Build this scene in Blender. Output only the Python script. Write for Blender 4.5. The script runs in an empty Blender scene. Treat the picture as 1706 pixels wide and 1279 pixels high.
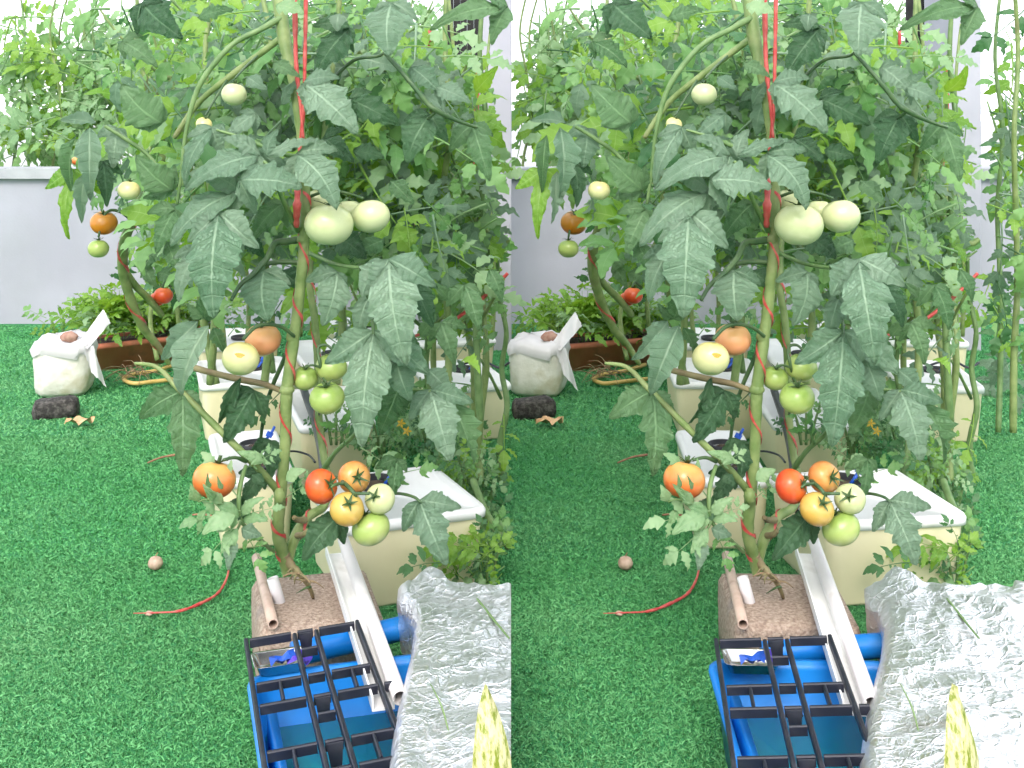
import bpy, math, random
import numpy as np
from mathutils import Vector, Matrix, noise

# ------------------------------------------------------------------ camera, sky, sun, exposure
scene = bpy.context.scene
COL = scene.collection
F, H, YH, CX = 2000.0, 0.95, 200.0, 853.0      # focal length (photo px), eye height, horizon row, centre column
cam = bpy.data.cameras.new('camera')
cam.sensor_fit = 'HORIZONTAL'; cam.sensor_width = 36.0
cam.lens = 36.0 * F / 1706.0
cam.shift_y = -(639.5 - YH) / 1706.0
cam.clip_start = 0.05; cam.clip_end = 2000
camo = bpy.data.objects.new('camera', cam); COL.objects.link(camo)
camo.location = (0, 0, H); camo.rotation_euler = (math.radians(90), 0, 0)
scene.camera = camo

SUN_EL, SUN_AZ = math.radians(42), math.radians(188)
w = bpy.data.worlds.new('World'); scene.world = w; w.use_nodes = True
wt = w.node_tree; wt.nodes.clear()
wo = wt.nodes.new('ShaderNodeOutputWorld'); wb = wt.nodes.new('ShaderNodeBackground')
sky = wt.nodes.new('ShaderNodeTexSky'); sky.sky_type = 'NISHITA'; sky.sun_disc = False
sky.sun_elevation = SUN_EL; sky.sun_rotation = SUN_AZ; sky.dust_density = 2.0
tc = wt.nodes.new('ShaderNodeTexCoord')
nz = wt.nodes.new('ShaderNodeTexNoise'); nz.inputs['Scale'].default_value = 3.5; nz.inputs['Detail'].default_value = 6
rp = wt.nodes.new('ShaderNodeValToRGB')
rp.color_ramp.elements[0].position = 0.40; rp.color_ramp.elements[0].color = (0.12, 0.12, 0.12, 1)
rp.color_ramp.elements[1].position = 0.58; rp.color_ramp.elements[1].color = (1, 1, 1, 1)
mxs = wt.nodes.new('ShaderNodeMix'); mxs.data_type = 'RGBA'
mxs.inputs[7].default_value = (8.6, 8.8, 9.2, 1)
wt.links.new(tc.outputs['Generated'], nz.inputs['Vector']); wt.links.new(nz.outputs['Fac'], rp.inputs['Fac'])
wt.links.new(rp.outputs['Color'], mxs.inputs[0]); wt.links.new(sky.outputs['Color'], mxs.inputs[6])
wt.links.new(mxs.outputs[2], wb.inputs['Color']); wb.inputs['Strength'].default_value = 0.145
wt.links.new(wb.outputs['Background'], wo.inputs['Surface'])
sl = bpy.data.lights.new('sun', 'SUN'); sl.energy = 1.3; sl.angle = math.radians(28); sl.color = (1.0, 0.96, 0.9)
so = bpy.data.objects.new('sun', sl); COL.objects.link(so)
so.rotation_euler = (math.radians(90) - SUN_EL, 0, math.radians(-8))
scene.view_settings.view_transform = 'Standard'; scene.view_settings.look = 'None'
scene.view_settings.gamma = 1.0; scene.view_settings.use_curve_mapping = False
scene.view_settings.exposure = 1.12
scene.render.engine = 'CYCLES'
scene.cycles.max_bounces = 5; scene.cycles.diffuse_bounces = 4; scene.cycles.glossy_bounces = 2; scene.cycles.transparent_max_bounces = 4
scene.cycles.use_light_tree = False; scene.cycles.use_adaptive_sampling = True; scene.cycles.adaptive_threshold = 0.04; scene.cycles.adaptive_min_samples = 12
scene.cycles.caustics_reflective = False; scene.cycles.caustics_refractive = False

# ------------------------------------------------------------------ materials
MATS = {}
def new_mat(name):
    m = bpy.data.materials.new(name); m.use_nodes = True
    MATS[name] = m
    return m, m.node_tree, m.node_tree.nodes['Principled BSDF']
def mat(name, c1, c2=None, rough=0.5, scale=20.0, metal=0.0, spec=0.5, bump=0.0, bscale=80.0, detail=4.0, sheen=0.0,
        trans=0.0, lo=0.35, hi=0.65, stain=None, sscale=3.0, slo=0.55, shi=0.7):
    m, t, p = new_mat(name)
    p.inputs['Roughness'].default_value = rough; p.inputs['Metallic'].default_value = metal
    p.inputs['Specular IOR Level'].default_value = spec
    if sheen: p.inputs['Sheen Weight'].default_value = sheen
    co = t.nodes.new('ShaderNodeTexCoord')
    src = None
    if c2 is None: p.inputs['Base Color'].default_value = (*c1, 1)
    else:
        n = t.nodes.new('ShaderNodeTexNoise'); n.inputs['Scale'].default_value = scale; n.inputs['Detail'].default_value = detail
        t.links.new(co.outputs['Object'], n.inputs['Vector'])
        r = t.nodes.new('ShaderNodeValToRGB')
        r.color_ramp.elements[0].position = lo; r.color_ramp.elements[0].color = (*c1, 1)
        r.color_ramp.elements[1].position = hi; r.color_ramp.elements[1].color = (*c2, 1)
        t.links.new(n.outputs['Fac'], r.inputs['Fac']); src = r.outputs['Color']
        if stain:
            n2 = t.nodes.new('ShaderNodeTexNoise'); n2.inputs['Scale'].default_value = sscale; n2.inputs['Detail'].default_value = 8
            t.links.new(co.outputs['Object'], n2.inputs['Vector'])
            mr = t.nodes.new('ShaderNodeMapRange'); mr.inputs[1].default_value = slo; mr.inputs[2].default_value = shi
            t.links.new(n2.outputs['Fac'], mr.inputs[0])
            mx = t.nodes.new('ShaderNodeMix'); mx.data_type = 'RGBA'
            t.links.new(mr.outputs[0], mx.inputs[0]); t.links.new(src, mx.inputs[6]); mx.inputs[7].default_value = (*stain, 1)
            src = mx.outputs[2]
        t.links.new(src, p.inputs['Base Color'])
    if bump:
        nb = t.nodes.new('ShaderNodeTexNoise'); nb.inputs['Scale'].default_value = bscale; nb.inputs['Detail'].default_value = 5
        t.links.new(co.outputs['Object'], nb.inputs['Vector'])
        b = t.nodes.new('ShaderNodeBump'); b.inputs['Strength'].default_value = bump; b.inputs['Distance'].default_value = 0.004
        t.links.new(nb.outputs['Fac'], b.inputs['Height']); t.links.new(b.outputs['Normal'], p.inputs['Normal'])
    if trans:
        tr = t.nodes.new('ShaderNodeBsdfTranslucent'); ms = t.nodes.new('ShaderNodeMixShader'); ms.inputs[0].default_value = trans
        if src is not None: t.links.new(src, tr.inputs['Color'])
        else: tr.inputs['Color'].default_value = (*c1, 1)
        o = t.nodes['Material Output']
        t.links.new(p.outputs[0], ms.inputs[1]); t.links.new(tr.outputs[0], ms.inputs[2]); t.links.new(ms.outputs[0], o.inputs[0])
    return m

def leaf_mat(name, dark, light, vein, nveins=7.0, rough=0.5, trans=0.25, vs=0.5, sheen=0.0, fine=False):
    m, t, p = new_mat(name); L = t.links; N = t.nodes.new
    uv = N('ShaderNodeUVMap'); sep = N('ShaderNodeSeparateXYZ'); L.new(uv.outputs[0], sep.inputs[0])
    def math_(op, a, b=None):
        n = N('ShaderNodeMath'); n.operation = op
        for i, x in enumerate((a, b)):
            if x is None: continue
            if isinstance(x, (int, float)): n.inputs[i].default_value = x
            else: L.new(x, n.inputs[i])
        return n.outputs[0]
    au = math_('ABSOLUTE', math_('SUBTRACT', sep.outputs[0], 0.5))
    mid = math_('LESS_THAN', au, 0.022)
    fr = math_('FRACT', math_('MULTIPLY', sep.outputs[1], nveins))
    dl = math_('ABSOLUTE', math_('SUBTRACT', fr, 0.5))
    lat = N('ShaderNodeMapRange'); lat.inputs[1].default_value = 0.085; lat.inputs[2].default_value = 0.0
    L.new(dl, lat.inputs[0])
    co = N('ShaderNodeTexCoord')
    veins = math_('MAXIMUM', math_('MULTIPLY', lat.outputs[0], 0.5), mid)
    if fine:
        vo = N('ShaderNodeTexVoronoi'); vo.feature = 'DISTANCE_TO_EDGE'; vo.inputs['Scale'].default_value = 24
        mp = N('ShaderNodeMapping'); mp.inputs['Scale'].default_value = (0.6, 1.6, 1); L.new(uv.outputs[0], mp.inputs['Vector']); L.new(mp.outputs[0], vo.inputs['Vector'])
        net = N('ShaderNodeMapRange'); net.inputs[1].default_value = 0.10; net.inputs[2].default_value = 0.0; net.inputs[4].default_value = 0.40
        L.new(vo.outputs['Distance'], net.inputs[0])
        veins = math_('MAXIMUM', veins, net.outputs[0])
    oi = N('ShaderNodeObjectInfo')
    n1 = N('ShaderNodeTexNoise'); n1.inputs['Scale'].default_value = 3.0; n1.inputs['Detail'].default_value = 4 if fine else 1
    L.new(co.outputs['Object'], n1.inputs['Vector'])
    mixf = math_('ADD', math_('MULTIPLY', oi.outputs['Random'], 0.65), math_('MULTIPLY', math_('SUBTRACT', n1.outputs['Fac'], 0.3), 0.7))
    c = N('ShaderNodeMix'); c.data_type = 'RGBA'; c.inputs[6].default_value = (*dark, 1); c.inputs[7].default_value = (*light, 1)
    L.new(mixf, c.inputs[0])
    c2 = N('ShaderNodeMix'); c2.data_type = 'RGBA'; L.new(math_('MULTIPLY', veins, vs), c2.inputs[0])
    L.new(c.outputs[2], c2.inputs[6]); c2.inputs[7].default_value = (*vein, 1)
    L.new(c2.outputs[2], p.inputs['Base Color'])
    p.inputs['Roughness'].default_value = rough; p.inputs['Specular IOR Level'].default_value = 0.45
    if sheen: p.inputs['Sheen Weight'].default_value = sheen; p.inputs['Sheen Roughness'].default_value = 0.6
    bm = N('ShaderNodeBump'); bm.inputs['Strength'].default_value = 0.9; bm.inputs['Distance'].default_value = 0.004; bm.invert = True
    if fine: L.new(veins, bm.inputs['Height']); L.new(bm.outputs[0], p.inputs['Normal'])
    tr = N('ShaderNodeBsdfTranslucent'); ms = N('ShaderNodeMixShader'); ms.inputs[0].default_value = trans
    hs = N('ShaderNodeHueSaturation'); hs.inputs['Value'].default_value = 1.7; hs.inputs['Saturation'].default_value = 1.1
    hs.inputs['Hue'].default_value = 0.48
    L.new(c2.outputs[2], hs.inputs['Color']); L.new(hs.outputs[0], tr.inputs['Color'])
    L.new(p.outputs[0], ms.inputs[1]); L.new(tr.outputs[0], ms.inputs[2]); L.new(ms.outputs[0], t.nodes['Material Output'].inputs[0])
    return m

leaf_mat('leaf_dusty', (0.115, 0.225, 0.130), (0.265, 0.380, 0.260), (0.31, 0.42, 0.28), vs=0.42, fine=True)
leaf_mat('leaf_dark', (0.028, 0.110, 0.034), (0.095, 0.220, 0.080), (0.10, 0.20, 0.08), vs=0.35)
leaf_mat('leaf_mid', (0.070, 0.200, 0.050), (0.210, 0.375, 0.125), (0.20, 0.34, 0.13), vs=0.4)
leaf_mat('leaf_bright', (0.100, 0.240, 0.025), (0.230, 0.390, 0.060), (0.30, 0.44, 0.13), trans=0.4)
leaf_mat('leaf_pale', (0.140, 0.270, 0.115), (0.310, 0.450, 0.240), (0.28, 0.40, 0.2), trans=0.35)
leaf_mat('leaf_dark_near', (0.034, 0.105, 0.042), (0.090, 0.190, 0.090), (0.15, 0.25, 0.13), vs=0.4, fine=True)
leaf_mat('leaf_mid_near', (0.070, 0.180, 0.066), (0.170, 0.300, 0.140), (0.24, 0.37, 0.18), vs=0.4, fine=True)
mat('stem_green', (0.13, 0.20, 0.055), (0.24, 0.30, 0.11), rough=0.55, scale=30, bump=0.3, bscale=150, stain=(0.20, 0.17, 0.08), sscale=9, slo=0.58, shi=0.75)
mat('stem_thin', (0.09, 0.17, 0.05), (0.16, 0.25, 0.09), rough=0.55, scale=40)
mat('stem_dark', (0.035, 0.085, 0.03), (0.075, 0.13, 0.045), rough=0.5, scale=40)
mat('stem_brown', (0.17, 0.12, 0.06), (0.24, 0.21, 0.10), rough=0.7, scale=25, bump=0.4)
mat('dry_root', (0.20, 0.13, 0.07), (0.34, 0.25, 0.14), rough=0.85, scale=60)
mat('calyx_green', (0.03, 0.075, 0.02), (0.07, 0.12, 0.035), rough=0.6, scale=60)
def tomato_mat(name, top, side, bottom, rough=0.28):
    m, t, p = new_mat(name); L = t.links; N = t.nodes.new
    co = N('ShaderNodeTexCoord'); sep = N('ShaderNodeSeparateXYZ'); L.new(co.outputs['Object'], sep.inputs[0])
    n = N('ShaderNodeTexNoise'); n.inputs['Scale'].default_value = 1.6; n.inputs['Detail'].default_value = 3
    oi = N('ShaderNodeObjectInfo'); va = N('ShaderNodeVectorMath'); va.operation = 'ADD'
    L.new(co.outputs['Object'], va.inputs[0]); L.new(oi.outputs['Location'], va.inputs[1]); L.new(va.outputs[0], n.inputs['Vector'])
    mr = N('ShaderNodeMapRange'); mr.inputs[1].default_value = -0.9; mr.inputs[2].default_value = 0.9; L.new(sep.outputs[2], mr.inputs[0])
    ad = N('ShaderNodeMath'); ad.operation = 'MULTIPLY_ADD'; ad.inputs[1].default_value = 0.55; L.new(n.outputs['Fac'], ad.inputs[0])
    ad2 = N('ShaderNodeMath'); ad2.operation = 'SUBTRACT'; ad2.inputs[1].default_value = 0.27
    L.new(mr.outputs[0], ad.inputs[2]); L.new(ad.outputs[0], ad2.inputs[0])
    r = N('ShaderNodeValToRGB'); e = r.color_ramp.elements
    e[0].position = 0.08; e[0].color = (*bottom, 1); e[1].position = 0.92; e[1].color = (*top, 1)
    x = r.color_ramp.elements.new(0.5); x.color = (*side, 1)
    L.new(ad2.outputs[0], r.inputs['Fac'])
    n2 = N('ShaderNodeTexNoise'); n2.inputs['Scale'].default_value = 26; n2.inputs['Detail'].default_value = 2; L.new(co.outputs['Object'], n2.inputs['Vector'])
    sp = N('ShaderNodeMapRange'); sp.inputs[1].default_value = 0.62; sp.inputs[2].default_value = 0.75; sp.inputs[4].default_value = 0.25; L.new(n2.outputs['Fac'], sp.inputs[0])
    mx = N('ShaderNodeMix'); mx.data_type = 'RGBA'; L.new(sp.outputs[0], mx.inputs[0]); L.new(r.outputs[0], mx.inputs[6])
    mx.inputs[7].default_value = tuple(min(1, c * 1.5 + 0.03) for c in side) + (1,)
    L.new(mx.outputs[2], p.inputs['Base Color'])
    p.inputs['Roughness'].default_value = rough; p.inputs['Specular IOR Level'].default_value = 0.5
    return m
tomato_mat('tomato_red', (0.60, 0.13, 0.025), (0.62, 0.07, 0.02), (0.55, 0.035, 0.015))
tomato_mat('tomato_orange', (0.62, 0.33, 0.09), (0.66, 0.20, 0.05), (0.62, 0.08, 0.02))
tomato_mat('tomato_peach', (0.78, 0.42, 0.16), (0.82, 0.34, 0.16), (0.82, 0.30, 0.15))
tomato_mat('tomato_yellow', (0.50, 0.36, 0.09), (0.60, 0.33, 0.06), (0.62, 0.27, 0.05))
tomato_mat('tomato_amber', (0.50, 0.22, 0.03), (0.58, 0.20, 0.015), (0.60, 0.10, 0.01))
tomato_mat('tomato_pale', (0.46, 0.50, 0.24), (0.55, 0.58, 0.31), (0.58, 0.61, 0.36))
tomato_mat('tomato_cream', (0.62, 0.54, 0.17), (0.66, 0.61, 0.30), (0.64, 0.63, 0.33))
tomato_mat('tomato_green', (0.22, 0.33, 0.07), (0.36, 0.45, 0.13), (0.43, 0.49, 0.17))
mat('tomato_scar', (0.70, 0.38, 0.03), (0.45, 0.20, 0.02), rough=0.5, scale=60)
mat('twine_red', (0.52, 0.045, 0.045), (0.66, 0.14, 0.12), rough=0.35, scale=70, trans=0.15)
mat('box_cream', (0.76, 0.68, 0.44), (0.80, 0.72, 0.48), rough=0.4, scale=6, bump=0.05, stain=(0.62, 0.54, 0.34), sscale=5, slo=0.6, shi=0.85)
mat('lid_white', (0.76, 0.75, 0.74), (0.82, 0.81, 0.80), rough=0.45, scale=5, bump=0.08, bscale=40, stain=(0.48, 0.42, 0.33), sscale=7, slo=0.60, shi=0.80)
mat('black_plastic', (0.008, 0.009, 0.015), (0.02, 0.021, 0.03), rough=0.38, scale=14, stain=(0.06, 0.065, 0.08), sscale=12, slo=0.5, shi=0.75)
mat('grid_plastic', (0.006, 0.007, 0.016), (0.014, 0.016, 0.028), rough=0.45, scale=20, stain=(0.05, 0.05, 0.06), sscale=16, slo=0.52, shi=0.8)
mat('net_pot_black', (0.006, 0.006, 0.010), (0.018, 0.018, 0.022), rough=0.5, scale=30)
mat('growing_medium', (0.04, 0.025, 0.015), (0.13, 0.09, 0.05), rough=0.9, scale=60, bump=0.8)
mat('blue_valve', (0.01, 0.07, 0.42), (0.02, 0.11, 0.55), rough=0.35, scale=30)
mat('blue_tub', (0.004, 0.17, 0.58), (0.008, 0.24, 0.74), rough=0.35, scale=6, stain=(0.05, 0.20, 0.42), sscale=9, slo=0.55, shi=0.8)
mat('tub_outside', (0.03, 0.11, 0.12), (0.06, 0.17, 0.17), rough=0.5, scale=8)
mat('pvc_white', (0.70, 0.66, 0.66), (0.78, 0.75, 0.74), rough=0.4, scale=12, bump=0.05, stain=(0.45, 0.38, 0.32), sscale=10, slo=0.6, shi=0.85)
mat('gutter_white', (0.78, 0.77, 0.76), (0.84, 0.83, 0.81), rough=0.4, scale=9, stain=(0.45, 0.43, 0.36), sscale=6, slo=0.62, shi=0.8)
mat('tube_tan', (0.46, 0.33, 0.26), (0.58, 0.44, 0.36), rough=0.6, scale=25, bump=0.2, stain=(0.30, 0.20, 0.15), sscale=22, slo=0.55, shi=0.75)
mat('concrete', (0.27, 0.19, 0.145), (0.50, 0.39, 0.31), rough=0.95, scale=170, bump=1.0, bscale=260, detail=6, stain=(0.26, 0.23, 0.22), sscale=10, slo=0.55, shi=0.75)
mat('rock', (0.03, 0.028, 0.026), (0.13, 0.12, 0.11), rough=0.95, scale=70, bump=1.0, bscale=120, lo=0.45, hi=0.75)
mat('pebble_brown', (0.28, 0.14, 0.10), (0.42, 0.26, 0.20), rough=0.8, scale=40, bump=0.4)
mat('fallen_fruit', (0.36, 0.24, 0.17), (0.50, 0.37, 0.28), rough=0.55, scale=50, bump=0.2)
mat('terracotta', (0.62, 0.17, 0.10), (0.72, 0.24, 0.15), rough=0.65, scale=10, bump=0.2, stain=(0.24, 0.12, 0.08), sscale=14, slo=0.55, shi=0.8)
mat('soil', (0.03, 0.02, 0.013), (0.09, 0.06, 0.04), rough=1, scale=60, bump=1.0)
mat('foam_white', (0.62, 0.60, 0.52), (0.76, 0.74, 0.68), rough=0.8, scale=14, bump=0.6, bscale=60, stain=(0.40, 0.34, 0.16), sscale=9, slo=0.52, shi=0.72)
mat('film_white', (0.74, 0.72, 0.74), (0.82, 0.80, 0.82), rough=0.35, scale=16, trans=0.3)
mat('hose_yellow', (0.50, 0.34, 0.09), (0.62, 0.44, 0.15), rough=0.5, scale=25)
mat('dry_leaf', (0.48, 0.27, 0.13), (0.62, 0.40, 0.22), rough=0.8, scale=40, bump=0.3)
mat('twig', (0.26, 0.13, 0.08), (0.38, 0.20, 0.12), rough=0.85, scale=50)
mat('wall_paint', (0.33, 0.33, 0.38), (0.38, 0.38, 0.435), rough=0.8, scale=2.2, bump=0.12, bscale=90, stain=(0.29, 0.30, 0.32), sscale=1.6, slo=0.5, shi=0.8)
mat('wall_cap', (0.30, 0.31, 0.33), (0.40, 0.41, 0.43), rough=0.85, scale=6, bump=0.3)
mat('pillar_paint', (0.36, 0.355, 0.41), (0.42, 0.41, 0.47), rough=0.75, scale=3, bump=0.1, stain=(0.32, 0.32, 0.35), sscale=3, slo=0.58, shi=0.85)
mat('void_dark', (0.010, 0.010, 0.011), (0.03, 0.028, 0.026), rough=0.8, scale=12)  # darkness of the void beside the pillar, put into a near-black colour
mat('flower_yellow', (0.62, 0.38, 0.02), (0.70, 0.46, 0.04), rough=0.5, scale=20, trans=0.3)
mat('far_ground', (0.34, 0.34, 0.33), (0.44, 0.44, 0.43), rough=0.9, scale=0.6, bump=0.2, bscale=20)
mat('metal_tray', (0.55, 0.54, 0.52), (0.68, 0.67, 0.65), rough=0.22, metal=1.0, scale=20)
mat('scrap_violet', (0.10, 0.05, 0.50), (0.14, 0.09, 0.60), rough=0.25, scale=30)
mat('lime_edge', (0.25, 0.62, 0.02), (0.33, 0.70, 0.05), rough=0.4, scale=20)
mat('turf_base', (0.010, 0.130, 0.036), (0.045, 0.270, 0.085), rough=0.8, scale=260, bump=1.0, bscale=260, detail=1)

def turf_blade_mat():
    m, t, p = new_mat('turf_blade'); L = t.links; N = t.nodes.new
    co = N('ShaderNodeTexCoord')
    n1 = N('ShaderNodeTexNoise'); n1.inputs['Scale'].default_value = 130; n1.inputs['Detail'].default_value = 1
    n2 = N('ShaderNodeTexNoise'); n2.inputs['Scale'].default_value = 1.7; n2.inputs['Detail'].default_value = 5
    L.new(co.outputs['Object'], n1.inputs['Vector']); L.new(co.outputs['Object'], n2.inputs['Vector'])
    r = N('ShaderNodeValToRGB'); r.color_ramp.elements[0].position = 0.33; r.color_ramp.elements[1].position = 0.66
    r.color_ramp.elements[0].color = (0.062, 0.290, 0.088, 1); r.color_ramp.elements[1].color = (0.145, 0.440, 0.165, 1)
    L.new(n1.outputs['Fac'], r.inputs['Fac'])
    mr = N('ShaderNodeMapRange'); mr.inputs[1].default_value = 0.40; mr.inputs[2].default_value = 0.68; mr.inputs[4].default_value = 0.5
    L.new(n2.outputs['Fac'], mr.inputs[0])
    mx = N('ShaderNodeMix'); mx.data_type = 'RGBA'; L.new(mr.outputs[0], mx.inputs[0]); L.new(r.outputs[0], mx.inputs[6])
    mx.inputs[7].default_value = (0.24, 0.47, 0.23, 1)          # dusty, worn patches
    L.new(mx.outputs[2], p.inputs['Base Color'])
    p.inputs['Roughness'].default_value = 0.7; p.inputs['Specular IOR Level'].default_value = 0.2
turf_blade_mat()

def foil_mat():
    m, t, p = new_mat('foil'); L = t.links; N = t.nodes.new
    p.inputs['Metallic'].default_value = 1.0
    co = N('ShaderNodeTexCoord')
    n = N('ShaderNodeTexNoise'); n.inputs['Scale'].default_value = 9; n.inputs['Detail'].default_value = 8
    L.new(co.outputs['Object'], n.inputs['Vector'])
    r = N('ShaderNodeValToRGB'); r.color_ramp.elements[0].position = 0.40; r.color_ramp.elements[1].position = 0.62
    r.color_ramp.elements[0].color = (0.95, 0.94, 0.96, 1); r.color_ramp.elements[1].color = (0.86, 0.85, 0.87, 1)
    e = r.color_ramp.elements.new(0.72); e.color = (0.45, 0.40, 0.32, 1)
    L.new(n.outputs['Fac'], r.inputs['Fac']); L.new(r.outputs[0], p.inputs['Base Color'])
    mr = N('ShaderNodeMapRange'); mr.inputs[3].default_value = 0.20; mr.inputs[4].default_value = 0.52
    L.new(n.outputs['Fac'], mr.inputs[0]); L.new(mr.outputs[0], p.inputs['Roughness'])
    # fine creases
    h = None
    for sc, st in ((16, 1.0), (42, 0.7), (100, 0.3)):
        v = N('ShaderNodeTexVoronoi'); v.inputs['Scale'].default_value = sc; v.feature = 'DISTANCE_TO_EDGE'
        nn = N('ShaderNodeTexNoise'); nn.inputs['Scale'].default_value = sc * 0.4; L.new(co.outputs['Object'], nn.inputs['Vector'])
        mxv = N('ShaderNodeVectorMath'); mxv.operation = 'MULTIPLY_ADD'; mxv.inputs[1].default_value = (0.05, 0.05, 0.05)
        L.new(nn.outputs['Color'], mxv.inputs[0]); L.new(co.outputs['Object'], mxv.inputs[2]); L.new(mxv.outputs[0], v.inputs['Vector'])
        mr2 = N('ShaderNodeMapRange'); mr2.inputs[1].default_value = 0.0; mr2.inputs[2].default_value = 0.10; mr2.inputs[3].default_value = st; mr2.inputs[4].default_value = 0
        L.new(v.outputs['Distance'], mr2.inputs[0])
        if h is None: h = mr2.outputs[0]
        else:
            a = N('ShaderNodeMath'); L.new(h, a.inputs[0]); L.new(mr2.outputs[0], a.inputs[1]); h = a.outputs[0]
    b = N('ShaderNodeBump'); b.inputs['Strength'].default_value = 0.5; b.inputs['Distance'].default_value = 0.003
    L.new(h, b.inputs['Height']); L.new(b.outputs[0], p.inputs['Normal'])
foil_mat()

def water_mat():
    m, t, p = new_mat('water')
    p.inputs['Base Color'].default_value = (0.006, 0.24, 0.19, 1); p.inputs['Roughness'].default_value = 0.04
    p.inputs['Specular IOR Level'].default_value = 0.5
    N = t.nodes.new; co = N('ShaderNodeTexCoord'); n = N('ShaderNodeTexNoise'); n.inputs['Scale'].default_value = 14
    t.links.new(co.outputs['Object'], n.inputs['Vector'])
    b = N('ShaderNodeBump'); b.inputs['Strength'].default_value = 0.05; b.inputs['Distance'].default_value = 0.01
    t.links.new(n.outputs['Fac'], b.inputs['Height']); t.links.new(b.outputs[0], p.inputs['Normal'])
water_mat()
def variegated_mat():
    m, t, p = new_mat('leaf_variegated'); L = t.links; N = t.nodes.new
    co = N('ShaderNodeTexCoord'); mp = N('ShaderNodeMapping'); mp.inputs['Scale'].default_value = (28, 9, 9)
    mp.inputs['Rotation'].default_value = (0, 0, 0.35)
    n = N('ShaderNodeTexNoise'); n.inputs['Scale'].default_value = 1; n.inputs['Detail'].default_value = 6; n.inputs['Roughness'].default_value = 0.65
    L.new(co.outputs['Object'], mp.inputs['Vector']); L.new(mp.outputs[0], n.inputs['Vector'])
    r = N('ShaderNodeValToRGB'); e = r.color_ramp.elements
    e[0].position = 0.42; e[0].color = (0.20, 0.24, 0.02, 1); e[1].position = 0.56; e[1].color = (0.66, 0.58, 0.32, 1)
    L.new(n.outputs['Fac'], r.inputs['Fac']); L.new(r.outputs[0], p.inputs['Base Color']); p.inputs['Roughness'].default_value = 0.35
variegated_mat()

# ------------------------------------------------------------------ helpers
def U(px, py, Y):
    """a point in the coordinates of one half of the picture (its own middle column is 462)"""
    return Vector(((px - 462.0) / F * Y, Y, H - (py - YH) / F * Y))
def W(px, py, Y, s):
    return Vector(((px + 783.0 * s - CX) / F * Y, Y, H - (py - YH) / F * Y))
YAW = math.atan(391.0 / F)
SIDE = ('left', 'right')

def add(name, me, m=None, parent=None, mw=None, label=None, cat=None, group=None, kind=None):
    o = bpy.data.objects.new(name, me); COL.objects.link(o)
    if parent: o.parent = parent
    if m is not None and me is not None and not me.materials: me.materials.append(MATS[m])
    if mw is not None: o.matrix_basis = mw
    if label: o['label'] = label
    if cat: o['category'] = cat
    if group: o['group'] = group
    if kind: o['kind'] = kind
    return o
def mesh(name, v, f, uv=None, smooth=True):
    me = bpy.data.meshes.new(name)
    me.from_pydata([tuple(x) for x in v], [], f)
    if smooth: me.polygons.foreach_set('use_smooth', [True] * len(me.polygons))
    if uv is not None:
        l = me.uv_layers.new(name='UVMap'); idx = np.empty(len(me.loops), dtype=np.int32)
        me.loops.foreach_get('vertex_index', idx)
        l.data.foreach_set('uv', np.asarray(uv, dtype=np.float32)[idx].ravel())
    me.update()
    return me
CACHE = {}
def shared(key, fn):
    if key not in CACHE: CACHE[key] = fn()
    return CACHE[key]
def empty(name, loc, rz=0.0, label=None, cat=None, group=None):
    o = bpy.data.objects.new(name, None); COL.objects.link(o); o.empty_display_size = 0.05
    o.location = loc; o.rotation_euler = (0, 0, rz)
    if label: o['label'] = label
    if cat: o['category'] = cat
    if group: o['group'] = group
    return o
def rigid(name, xu, Y, s, label, cat, group=None, z=0.0, yaw=0.0):
    """an Empty standing at (xu, Y) of one half, turned with that half"""
    x = xu + (-391.0 if s == 0 else 392.0) / F * Y
    return empty(name, (x, Y, z), yaw + (YAW if s == 0 else -YAW), label, cat, group)

def loft(rings, cap0=True, cap1=True, closed=True):
    v, f = [], []; n = len(rings[0])
    for r in rings: v += [tuple(p) for p in r]
    for i in range(len(rings) - 1):
        for j in range(n if closed else n - 1):
            k = (j + 1) % n
            f.append((i * n + j, i * n + k, (i + 1) * n + k, (i + 1) * n + j))
    if cap0: f.append(tuple(reversed(range(n))))
    if cap1: f.append(tuple((len(rings) - 1) * n + j for j in range(n)))
    return v, f
def rrect(wd, dp, r, z, seg=4, cx=0, cy=0):
    r = min(r, wd / 2 - 1e-4, dp / 2 - 1e-4); out = []
    for (sx, sy, a0) in ((1, 1, 0), (-1, 1, 90), (-1, -1, 180), (1, -1, 270)):
        for k in range(seg + 1):
            a = math.radians(a0 + 90 * k / seg)
            out.append((cx + sx * (wd / 2 - r) + r * math.cos(a), cy + sy * (dp / 2 - r) + r * math.sin(a), z))
    return out
def circ(r, z, n=20, cx=0, cy=0): return [(cx + r * math.cos(2 * math.pi * k / n), cy + r * math.sin(2 * math.pi * k / n), z) for k in range(n)]
def spline(pts, n=8):
    """Catmull-Rom through (Vector, radius) pairs"""
    out = []; P = [pts[0]] + list(pts) + [pts[-1]]
    for i in range(1, len(P) - 2):
        for k in range(n):
            t = k / n; a, b, c, d = (P[i + q][0] for q in (-1, 0, 1, 2))
            p = 0.5 * ((2 * b) + (c - a) * t + (2 * a - 5 * b + 4 * c - d) * t * t + (3 * b - a - 3 * c + d) * t ** 3)
            out.append((p, P[i][1] * (1 - t) + P[i + 1][1] * t))
    out.append(pts[-1]); return out
def frames(path):
    fr = []; up = Vector((0.31, 0.2, 0.93)).normalized()
    for i in range(len(path)):
        a = path[max(0, i - 1)][0]; b = path[min(len(path) - 1, i + 1)][0]
        t = (b - a).normalized() if (b - a).length > 1e-9 else Vector((0, 0, 1))
        x = t.cross(up)
        if x.length < 0.05: x = t.cross(Vector((1, 0, 0)))
        x.normalize(); up = x.cross(t).normalized(); fr.append((t, x, up))
    return fr
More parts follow.
